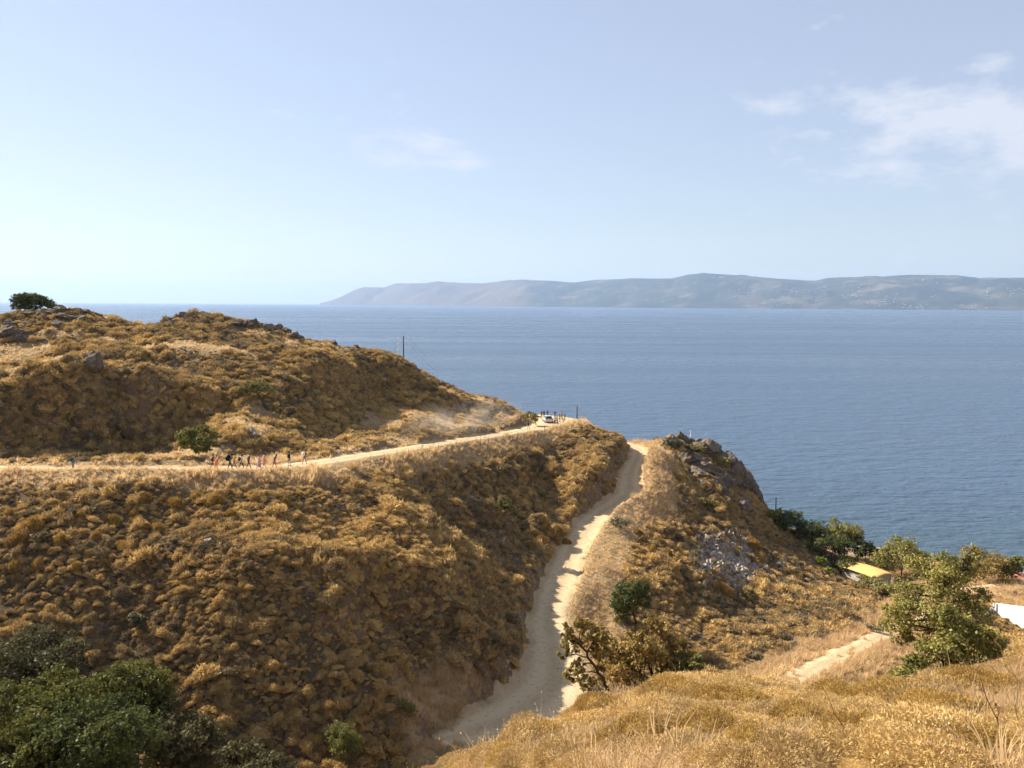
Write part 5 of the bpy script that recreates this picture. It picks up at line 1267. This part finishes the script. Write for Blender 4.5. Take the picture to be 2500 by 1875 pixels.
far_person(1355, 1026, 190, 'stand', (0.085, 0.035, 0.035), (0.035, 0.03, 0.03), 'bystander with legs apart right of the white car', 2.8)
far_person(1366.5, 1034, 184, 'fold', (0.035, 0.03, 0.03), (0.04, 0.035, 0.04), 'bystander in black with arms folded', 1.9)
far_person(1371, 1027, 188, 'stand2', (0.30, 0.28, 0.24), (0.04, 0.04, 0.04), 'tall bystander in pale vest', 2.4, height=1.85)
far_person(1379, 1033, 185, 'stand2', (0.04, 0.03, 0.028), (0.035, 0.03, 0.03), 'rightmost bystander in dark clothes', 1.8)
far_person(1354, 1039, 180, 'walk', (0.60, 0.58, 0.56), (0.07, 0.07, 0.08), 'person in white shirt beside the car boot', 0.4)
far_person(1358.5, 1039, 180, 'walk2', (0.58, 0.57, 0.55), (0.45, 0.44, 0.43), 'person dressed all in white beside the car', 0.2)
far_person(1361.5, 1038, 181, 'stand2', (0.035, 0.03, 0.03), (0.04, 0.035, 0.04), 'person in dark clothes next to the one in white', 1.4)
far_person(1375, 1036, 182, 'stoop', (0.34, 0.24, 0.14), (0.30, 0.22, 0.14), 'bent person in tan clothes at the edge of the gathering', 1.2, height=1.5)
far_person(1290, 1055, 169, 'walk', (0.05, 0.05, 0.055), (0.20, 0.19, 0.19), 'lone walker in black following the dusty car', -0.5)

# ------------------------------------------------------------------ cars
def paint(name, col):
    t = NT(name); tc = t.node('ShaderNodeTexCoord').outputs['Object']
    d = t.ramp(t.noise(tc, 3.0, 4, 0.6), [(0.3, 0.0), (0.75, 0.55)])
    c = t.mix(d, col, tuple(0.75*v+0.25*w for v, w in zip(col, (0.42, 0.33, 0.22)))); b = t.bsdf(c, 0.32, 0.5); b.inputs['Coat Weight'].default_value = 0.4
    return t.done(b)
M_GLASS = plain('car_glass', (0.02, 0.025, 0.03), 0.08, 0.05, spec=0.6)
M_TYRE = plain('tyre', (0.025, 0.024, 0.023), 0.9)
M_RIM = plain('rim', (0.45, 0.45, 0.46), 0.35, metal=0.8)
M_LAMP = plain('tail_lamp', (0.35, 0.02, 0.02), 0.2)
M_HEAD_LAMP = plain('head_lamp', (0.7, 0.7, 0.68), 0.12)
M_PLASTIC = plain('dark_trim', (0.03, 0.03, 0.032), 0.6)
M_PLATE = plain('plate', (0.75, 0.75, 0.72), 0.5)
def make_car(loc, rz, col, label):
    """hatchback, 4.1 m long, facing +Y"""
    root = empty('car', loc, rz); tag(root, label, 'car'); M = paint('car_paint', col)
    # body: cross sections along Y  (y, half width, floor, belt)
    sec = [(-2.05, 0.70, 0.42, 0.78), (-1.98, 0.80, 0.28, 0.92), (-1.6, 0.86, 0.24, 0.96), (-0.6, 0.88, 0.22, 0.95), (0.5, 0.88, 0.22, 0.93), (1.2, 0.87, 0.23, 0.90), (1.75, 0.82, 0.26, 0.80), (1.98, 0.74, 0.32, 0.66), (2.05, 0.62, 0.40, 0.56)]
    V = []; F = []; n = 10
    for y, w, z0, z1 in sec:
        for x, z in ((-w*0.86, z0), (-w, z0+0.14), (-w, (z0+z1)/2), (-w*0.97, z1-0.06), (-w*0.90, z1), (w*0.90, z1), (w*0.97, z1-0.06), (w, (z0+z1)/2), (w, z0+0.14), (w*0.86, z0)): V.append((x, y, z))
    for i in range(len(sec)-1):
        for k in range(n): a = i*n+k; b = i*n+(k+1) % n; F.append((a, a+n, b+n, b))
    F.append(tuple(range(n))); F.append(tuple((len(sec)-1)*n+k for k in reversed(range(n))))
    mesh_obj('body', V, F, M, root, True)
    # cabin: pillars and roof; windows set in as panes
    cab = [(-1.92, 0.74, 0.95), (-1.45, 0.62, 1.42), (-0.5, 0.63, 1.49), (0.25, 0.61, 1.44), (1.15, 0.76, 0.90)]
    V = []; F = []
    for y, w, z in cab: V += [(-w, y, z), (w, y, z)]
    for y, w, z in cab: V += [(-w*0.94, y, z-0.045), (w*0.94, y, z-0.045)]
    for i in (1, 2): F.append((i*2, i*2+1, i*2+3, i*2+2))
    mesh_obj('roof', [(-0.63, -1.48, 1.40), (0.63, -1.48, 1.40), (0.635, -0.5, 1.475), (-0.635, -0.5, 1.475), (-0.61, 0.28, 1.42), (0.61, 0.28, 1.42), (-0.5, -1.45, 1.46), (0.5, -1.45, 1.46), (0.5, -0.5, 1.52), (-0.5, -0.5, 1.52), (-0.48, 0.25, 1.46), (0.48, 0.25, 1.46)],
             [(6, 7, 8, 9), (9, 8, 11, 10), (0, 6, 9, 3), (3, 9, 10, 4), (7, 1, 2, 8), (8, 2, 5, 11), (0, 1, 7, 6), (4, 10, 11, 5), (0, 3, 4, 5, 2, 1)], M, root, True)
    bars = []
    for s in (-1, 1):
        for a, b in (((s*0.76, -1.93, 0.93), (s*0.62, -1.46, 1.42)), ((s*0.80, -0.25, 0.94), (s*0.625, -0.2, 1.45)), ((s*0.77, 1.12, 0.90), (s*0.60, 0.26, 1.43))): bars.append(tube([a, b], [0.05, 0.045], 6))
    V, F = join_parts(bars); mesh_obj('pillars', V, F, M, root, True)
    for nm, pts in (('rear_window', [(-0.70, -1.90, 0.96), (0.70, -1.90, 0.96), (0.58, -1.49, 1.40), (-0.58, -1.49, 1.40)]), ('windscreen', [(0.72, 1.08, 0.92), (-0.72, 1.08, 0.92), (-0.56, 0.29, 1.42), (0.56, 0.29, 1.42)])):
        nrm = (Vector(pts[1])-Vector(pts[0])).cross(Vector(pts[3])-Vector(pts[0])).normalized()*0.012
        V = [tuple(Vector(p)-nrm) for p in pts]+[tuple(Vector(p)+nrm) for p in pts]
        mesh_obj(nm, V, [(0, 1, 2, 3), (7, 6, 5, 4), (0, 4, 5, 1), (1, 5, 6, 2), (2, 6, 7, 3), (3, 7, 4, 0)], M_GLASS, root)
    for s in (-1, 1):
        for y0, y1, t0, t1 in ((-1.72, -0.32, -1.38, -0.27), (-0.18, 1.0, -0.13, 0.24)):
            V = [(s*0.775, y0, 0.95), (s*0.785, y1, 0.93), (s*0.615, t1, 1.41), (s*0.625, t0, 1.40)]; V += [(x-s*0.02, y, z) for x, y, z in V]
            mesh_obj('side_window', V, [(0, 1, 2, 3), (7, 6, 5, 4), (0, 4, 5, 1), (1, 5, 6, 2), (2, 6, 7, 3), (3, 7, 4, 0)], M_GLASS, root)
        for y in (-1.28, 1.28):
            w = empty('wheel', (s*0.80, y, 0.31)); w.parent = root; w.rotation_euler = (0, math.pi/2, 0)
            V = []; F = []; N = 20
            for ring, (r, zz) in enumerate(((0.20, -0.10), (0.29, -0.10), (0.31, -0.06), (0.31, 0.06), (0.29, 0.10), (0.20, 0.10))):
                for k in range(N): a = 2*math.pi*k/N; V.append((math.cos(a)*r, math.sin(a)*r, zz))
            for j in range(6):
                for k in range(N): F.append((j*N+k, j*N+(k+1) % N, ((j+1) % 6)*N+(k+1) % N, ((j+1) % 6)*N+k))
            mesh_obj('tyre', V, F, M_TYRE, w, True)
            bm = bmesh.new(); bmesh.ops.create_cone(bm, cap_ends=True, segments=20, radius1=0.2, radius2=0.2, depth=0.14)
            me = bpy.data.meshes.new('rim'); bm.to_mesh(me); bm.free(); me.materials.append(M_RIM); link(bpy.data.objects.new('rim', me), w)
        for nm, c, d, m in (('tail_lamp', (s*0.70, -2.0, 0.80), (0.12, 0.05, 0.10), M_LAMP), ('headlight', (s*0.62, 1.96, 0.62), (0.14, 0.06, 0.07), M_HEAD_LAMP), ('mirror', (s*0.94, 0.82, 0.97), (0.09, 0.05, 0.06), M)):
            bm = bmesh.new(); bmesh.ops.create_cube(bm, size=2.0, matrix=Matrix.Translation(c) @ Matrix.Diagonal((*d, 1))); bmesh.ops.bevel(bm, geom=bm.edges[:], offset=0.025, segments=2, affect='EDGES')
            me = bpy.data.meshes.new(nm); bm.to_mesh(me); bm.free(); me.materials.append(m); link(bpy.data.objects.new(nm, me), root)
    for nm, c, d, m in (('rear_bumper', (0, -2.05, 0.42), (0.72, 0.06, 0.12), M), ('front_bumper', (0, 2.05, 0.38), (0.68, 0.06, 0.11), M_PLASTIC), ('number_plate', (0, -2.10, 0.60), (0.25, 0.012, 0.055), M_PLATE)):
        bm = bmesh.new(); bmesh.ops.create_cube(bm, size=2.0, matrix=Matrix.Translation(c) @ Matrix.Diagonal((*d, 1))); bmesh.ops.bevel(bm, geom=bm.edges[:], offset=0.01, segments=2, affect='EDGES')
        me = bpy.data.meshes.new(nm); bm.to_mesh(me); bm.free(); me.materials.append(m); link(bpy.data.objects.new(nm, me), root)
    return root
p = at(1337, 1034, 184); i = int(np.argmin((UPPER[:, 0]-p.x)**2+(UPPER[:, 1]-p.y)**2))
make_car((p.x, p.y, UPPER[i, 2]+0.05), 0.12, (0.52, 0.50, 0.47), 'dusty white car driving round the bend of the upper road')
p = at(2494, 1420, 166); make_car((p.x+0.6, p.y, float(H(p.x, p.y))+0.1), 1.35, (0.55, 0.035, 0.03), 'red car on the coast road at the right edge')

# ------------------------------------------------------------------ poles, wires, fence
M_POLE = plain('tarred_wood', (0.045, 0.038, 0.032), 0.9)
M_STEEL = plain('galvanised_steel', (0.55, 0.56, 0.56), 0.45, metal=0.3)
M_CERAMIC = plain('white_insulator', (0.75, 0.74, 0.72), 0.3)
M_WIRE = plain('wire', (0.06, 0.06, 0.065), 0.6)
M_POST = plain('weathered_post', (0.16, 0.13, 0.10), 0.9)
def pole(px, py_top, Y, label, r=0.14, arms=0, cat='pole'):
    t = at(px, py_top, Y); g_ = G(t.x, t.y); h = t.z-g_.z
    root = empty('power_pole' if arms else 'pole', g_); tag(root, label, cat)
    V, F = tube([(0, 0, -0.6), (0, 0, h*0.5), (0, 0, h)], [r*1.15, r, r*0.8], 10); mesh_obj('mast', V, F, M_POLE, root, True)
    tips = []
    for k in range(arms):
        z = h-0.35-k*1.45
        for s in (-1, 1):
            V, F = tube([(0, 0, z), (s*0.75, 0, z-0.06), (s*1.35, 0, z-0.22)], [0.05, 0.045, 0.04], 6); a_ = mesh_obj('crossarm', V, F, M_STEEL, root, True)
            V, F = tube([(s*1.0, 0, z-0.12), (s*1.05, 0, z-0.02), (s*1.45, 0, z-0.22), (s*1.75, 0, z-0.34)], [0.06, 0.09, 0.09, 0.05], 8); mesh_obj('insulator', V, F, M_CERAMIC, a_, True)
            tips.append(g_+Vector((s*1.75, 0, z-0.34)))
    return root, g_, h, tips
def wire(name, a, b, sag, label, r=0.012, n=24):
    a = Vector(a); b = Vector(b); P = [a.lerp(b, i/n)-Vector((0, 0, sag*4*(i/n)*(1-i/n))) for i in range(n+1)]
    V, F = tube([q-a for q in P], [r]*(n+1), 5); o = mesh_obj(name, V, F, M_WIRE, None, True, loc=a); tag(o, label, 'wire'); return o
root, g_, h, tips = pole(985, 820, 214, 'dark power pole with three pairs of pale arms behind the ridge', 0.17, 3)
for k, t in enumerate(tips):
    s = 1 if k % 2 else -1
    e = Vector((t.x+s*5.5, t.y+26, 0)); e.z = t.z-9.5
    w_ = wire('power_line', t, e, 0.8, 'sloping power line on the %s %s arm of the ridge pole' % (('top', 'middle', 'lowest')[k//2], 'right' if s > 0 else 'left'), 0.022)
root, g2_, h2, _ = pole(1409, 990, 190, 'short dark post at the end of the upper road', 0.12)
root, g3_, h3, _ = pole(1895, 1214, 184, 'dark telephone pole above the coast thicket', 0.13)
a = g2_+Vector((0, 0, h2-0.15)); e = at(1235, 978, 205); wire('telephone_wire', a, e, 0.5, 'telephone wire from the road-end post to the left hill', 0.016)
e = at(1525, 1077, 196); wire('telephone_wire', a-Vector((0, 0, 0.1)), e, 1.2, 'telephone wire sloping from the road-end post to the headland', 0.016)
e = g3_+Vector((0, 0, h3-0.2)); wire('telephone_wire', e, at(1838, 1222, 196), 0.4, 'telephone wire from the coast pole to the cliff', 0.014)
for px, y0, Y, lab in ((1663, 1052, 200, 'thin white lamp mast behind the headland'), (1686, 1050, 202, 'thin grey aerial mast behind the headland'), (1861, 1220, 198, 'thin pale mast beside the cliff foot')):
    t = at(px, y0, Y); b = G(t.x, t.y); root = empty('mast', b); tag(root, lab, 'mast'); h = t.z-b.z
    V, F = tube([(0, 0, -0.5), (0, 0, h)], [0.05, 0.035], 6); mesh_obj('tube', V, F, M_STEEL, root, True)
    if px == 1663: V, F = tube([(0, 0, h), (-0.25, 0, h+0.5), (-0.6, 0, h+0.6)], [0.035, 0.03, 0.05], 6); mesh_obj('lamp_arm', V, F, M_STEEL, root, True)
    if px == 1686:
        for k in range(3):
            V, F = tube([(-0.7+0.15*k, 0, h-0.12-0.3*k), (0.7-0.15*k, 0, h-0.12-0.3*k)], [0.02, 0.02], 5); mesh_obj('aerial_bar', V, F, M_STEEL, root, True)
# wire fence on the outer edge of the upper road
root = empty('wire_fence', on_road(900, 3.0)[0]); tag(root, 'thin wire fence along the outer edge of the upper road', 'fence')
pts = []
i0 = min(range(len(UPPER)), key=lambda k: abs(_UP[k][0]-860) if k > 60 else 1e9); i1 = min(range(i0, len(UPPER)-60), key=lambda k: abs(_UP[k][0]-1338))
post_v, post_f = tube([(0, 0, -0.3), (0, 0, 1.15)], [0.035, 0.03], 6); post_me = None
for k in range(i0, i1, 6):
    t = UPPER[k+1][:2]-UPPER[k-1][:2]; t /= np.linalg.norm(t); off = UPPER[k, 3]+0.7
    x = UPPER[k, 0]+t[1]*off; y = UPPER[k, 1]-t[0]*off; q = G(x, y)
    if post_me is None:
        o = mesh_obj('post', post_v, post_f, M_POST, root, True); post_me = o.data
    else: o = link(bpy.data.objects.new('post', post_me), root)
    o.location = q-root.location; o.rotation_euler = (r_r.uniform(-.06, .06), r_r.uniform(-.06, .06), 0); pts.append(q-root.location)
for hgt in (0.35, 0.7, 1.05):
    V, F = tube([p+Vector((0, 0, hgt)) for p in pts], [0.006]*len(pts), 4); mesh_obj('fence_wire', V, F, M_WIRE, root)

# ------------------------------------------------------------------ stone building with a yellow roof, white wall
def stone_wall_mat():
    t = NT('pale_stone_wall'); p = t.node('ShaderNodeTexCoord').outputs['Object']
    v = t.node('ShaderNodeTexVoronoi', feature='DISTANCE_TO_EDGE'); v.inputs['Scale'].default_value = 3.2; t.link(p, v.inputs['Vector'])
    c = t.mix(t.ramp(v.outputs['Distance'], [(0.02, 1.0), (0.06, 0.0)]), t.ramp(t.noise(p, 2.5, 4), [(0.3, (0.36, 0.32, 0.27)), (0.7, (0.56, 0.52, 0.46))]), (0.22, 0.19, 0.16))
    return t.done(t.bsdf(c, 0.95, 0.1, t.bump(v.outputs['Distance'], 0.6, 0.08)))
c0 = at(2116, 1390, 167); g0 = G(c0.x, c0.y)
root = empty('stone_building', g0-Vector((0, 0, 0.15)), -1.12); tag(root, 'low stone building under a yellow roof near the beach', 'building')
top = c0.z-g0.z
M_SW = stone_wall_mat(); M_YEL = None
L, Wd = 4.0, 2.3
def slab(name, pts, th, mat, parent):
    V = [Vector(p) for p in pts]; n = (V[1]-V[0]).cross(V[-1]-V[0]).normalized(); k = len(V)
    VV = V+[v-n*th for v in V]; F = [tuple(range(k)), tuple(reversed(range(k, 2*k)))]+[(i, k+i, k+(i+1) % k, (i+1) % k) for i in range(k)]
    return mesh_obj(name, VV, F, mat, parent)
h0 = max(1.6, top)
slab('front_wall', [(-L, -Wd, -1), (L, -Wd, -1), (L, -Wd, h0), (-L, -Wd, h0)], 0.35, M_SW, root)
slab('back_wall', [(L, Wd, -1), (-L, Wd, -1), (-L, Wd, h0), (L, Wd, h0)], 0.35, M_SW, root)
slab('end_wall', [(L, -Wd+0.36, -1), (L, Wd-0.36, -1), (L, Wd-0.36, h0), (L, 0, h0+0.45), (L, -Wd+0.36, h0)], 0.35, M_SW, root)
slab('end_wall', [(-L, Wd-0.36, -1), (-L, -Wd+0.36, -1), (-L, -Wd+0.36, h0), (-L, 0, h0+0.45), (-L, Wd-0.36, h0)], 0.35, M_SW, root)
slab('door', [(0.4, -Wd-0.03, -0.8), (1.3, -Wd-0.03, -0.8), (1.3, -Wd-0.03, h0-0.5), (0.4, -Wd-0.03, h0-0.5)], 0.05, plain('old_door', (0.12, 0.10, 0.09)), root)
M_YEL = plain('yellow_canvas', (0.70, 0.40, 0.13), 0.8, 0.06, 1.2)
rows = 9; V = []; F = []
for j in range(rows):                       # gently arched canvas roof
    t = j/(rows-1)*2-1; z = h0+0.12+0.62*(1-abs(t)**1.7); y = t*(Wd+0.6)
    for i in range(11): u = i/10*2-1; V.append((u*(L+0.6), y, z-0.10*math.cos(u*math.pi*2.5)*0.3-0.25*u*u))
for j in range(rows-1):
    for i in range(10): a = j*11+i; F.append((a, a+1, a+12, a+11))
o = mesh_obj('roof', V, F, M_YEL, root, True); sd_ = o.modifiers.new('thick', 'SOLIDIFY'); sd_.thickness = 0.05
def white_wall(a, b, label, h=1.9, name='white_wall'):
    pa = at(*a); pb = at(*b); ga = G(pa.x, pa.y); gb = G(pb.x, pb.y); d = Vector((gb.x-ga.x, gb.y-ga.y, 0)); n = Vector((-d.y, d.x, 0)).normalized()*0.22
    root = empty(name, ga); tag(root, label, 'wall')
    z0a, z0b = ga.z-1.5, gb.z-1.5; z1a, z1b = pa.z, pb.z
    P = [Vector((0, 0, z0a-ga.z)), Vector((d.x, d.y, z0b-ga.z)), Vector((d.x, d.y, z1b-ga.z)), Vector((0, 0, z1a-ga.z))]
    V = P+[p+n for p in P]; F = [(0, 1, 2, 3), (7, 6, 5, 4), (0, 4, 5, 1), (1, 5, 6, 2), (2, 6, 7, 3), (3, 7, 4, 0)]
    mesh_obj('wall_face', V, F, M_WHITE, root)
    C = [P[3]+Vector((0, 0, 0.003))-n*0.15, P[2]+Vector((0, 0, 0.003))-n*0.15, P[2]+Vector((0, 0, 0.003))+n*1.15, P[3]+Vector((0, 0, 0.003))+n*1.15]
    V = C+[c+Vector((0, 0, 0.07)) for c in C]; mesh_obj('coping', V, [(3, 2, 1, 0), (4, 5, 6, 7), (0, 1, 5, 4), (1, 2, 6, 5), (2, 3, 7, 6), (3, 0, 4, 7)], M_WHITE, root)
    return ga
M_WHITE = plain('whitewash', (0.80, 0.79, 0.76), 0.85, 0.04, 1.5)
white_wall((2372, 1486, 122), (2424, 1486, 124), 'lower whitewashed wall panel beside the near oak')
ga = white_wall((2429, 1474, 124), (2560, 1492, 117), 'longer whitewashed wall panel running out at the right edge')
p = at(2426.5, 1470, 123.9); b = G(p.x, p.y); root = empty('gate_post', b); tag(root, 'slim grey gate post between the two white wall panels', 'post')
V, F = tube([(0, 0, -1), (0, 0, p.z-b.z)], [0.09, 0.09], 8); mesh_obj('shaft', V, F, M_STEEL, root, True)
bm = bmesh.new(); bmesh.ops.create_icosphere(bm, subdivisions=1, radius=0.12, matrix=Matrix.Translation((0, 0, p.z-b.z))); me = bpy.data.meshes.new('cap'); bm.to_mesh(me); bm.free(); me.materials.append(M_STEEL); link(bpy.data.objects.new('cap', me), root)
# ------------------------------------------------------------------ dust raised by the car
def dust_cloud():
    cen = at(1130, 1015, 165); a = at(1290, 1040, 174)
    bm = bmesh.new(); bmesh.ops.create_icosphere(bm, subdivisions=3, radius=1.0)
    me = bpy.data.meshes.new('dust')
    d = Vector((-0.42, -0.9, 0)).normalized(); q = Vector((d.x, d.y, 0.0)).to_track_quat('X', 'Z').to_matrix().to_4x4()
    for v in bm.verts: v.co = Vector((v.co.x*31, v.co.y*4.2, v.co.z*4.2))
    bm.to_mesh(me); bm.free()
    t = NT('dust_air'); p = t.node('ShaderNodeTexCoord').outputs['Object']
    g = t.node('ShaderNodeTexGradient', gradient_type='SPHERICAL'); t.link(t.scalevec(p, (1/31, 1/4.2, 1/4.2)), g.inputs[0])
    n = t.noise(p, 0.28, 3, 0.6)
    dn = t.math('MULTIPLY', t.math('MULTIPLY', g.outputs['Fac'], t.ramp(n, [(0.42, 0.0), (0.62, 1.0)])), 0.08)
    v = t.node('ShaderNodeVolumePrincipled'); v.inputs['Color'].default_value = (0.86, 0.78, 0.68, 1); t.link(dn, v.inputs['Density'])
    t.link(v.outputs[0], t.out.inputs['Volume']); me.materials.append(t.m)
    o = link(bpy.data.objects.new('dust', me)); o.matrix_world = Matrix.Translation(Vector((-9.5, 150, 39.0))) @ q @ Matrix.Rotation(0.0, 4, 'Y')
    tag(o, 'thin dust hanging over the upper road behind the car', 'dust', kind='stuff')
dust_cloud()
# ------------------------------------------------------------------ labels of look-alikes: told apart by their order in the row
ORD = 'first second third fourth fifth sixth seventh eighth ninth tenth eleventh twelfth thirteenth fourteenth fifteenth sixteenth seventeenth eighteenth nineteenth twentieth'.split()
ORD += ['twenty-'+w for w in ORD[:9]]+['thirtieth']+['thirty-'+w for w in ORD[:9]]+['fortieth']+['forty-'+w for w in ORD[:9]]+['fiftieth']+['fifty-'+w for w in ORD[:9]]+['sixtieth']+['sixty-'+w for w in ORD[:9]]+['seventieth']
def order_labels(group, text, what='from the left'):
    m = [o for o in COL.objects if o.get('group') == group]
    m.sort(key=lambda o: proj(o.location)[0])
    for i, o in enumerate(m): o['label'] = '%s, %s %s' % (text, ORD[i], what)
order_labels(g2, 'weathered boulder of the headland cliff')
order_labels(g3, 'pale stone scattered right of the rubble spill')
order_labels(g4, 'golden cushion shrub on the bank below the walkers')
order_labels('rocks along the ridge', 'dark jagged rock along the descending ridge')
order_labels(g1, 'brown rock in the outcrop beside the hilltop bush')
order_labels(g7, 'broad golden twiggy cushion shrub on the foreground slope')
order_labels('rocks on the ridge before the power pole', 'small dark rock on the ridge before the power pole')
order_labels('rocks of the second hilltop', 'brown rock on the second hilltop')
order_labels('rocks of the crag at the left edge', 'dark rock of the crag at the left edge')
order_labels(g5, 'orange-gold cushion shrub at the foot of the shaded bank')
order_labels(g6, 'rounded gold cushion shrub near the rubble spill')
# ------------------------------------------------------------------ haze over the strait
def haze_box():
    x0, x1, y0, y1, z0, z1 = -43000, 43000, -400, 42500, -30, 800
    V = [(x0, y0, z0), (x1, y0, z0), (x1, y1, z0), (x0, y1, z0), (x0, y0, z1), (x1, y0, z1), (x1, y1, z1), (x0, y1, z1)]
    F = [(3, 2, 1, 0), (4, 5, 6, 7), (0, 1, 5, 4), (1, 2, 6, 5), (2, 3, 7, 6), (3, 0, 4, 7)]
    t = NT('sea_haze'); v = t.node('ShaderNodeVolumePrincipled')
    v.inputs['Color'].default_value = (0.47, 0.66, 1.0, 1)
    v.inputs['Density'].default_value = 3.7e-5
    v.inputs['Anisotropy'].default_value = 0.2
    t.link(v.outputs[0], t.out.inputs['Volume'])
    o = mesh_obj('haze', V, F, t.m); tag(o, 'pale blue sea haze over the strait', 'haze', kind='stuff'); return o
haze_box()
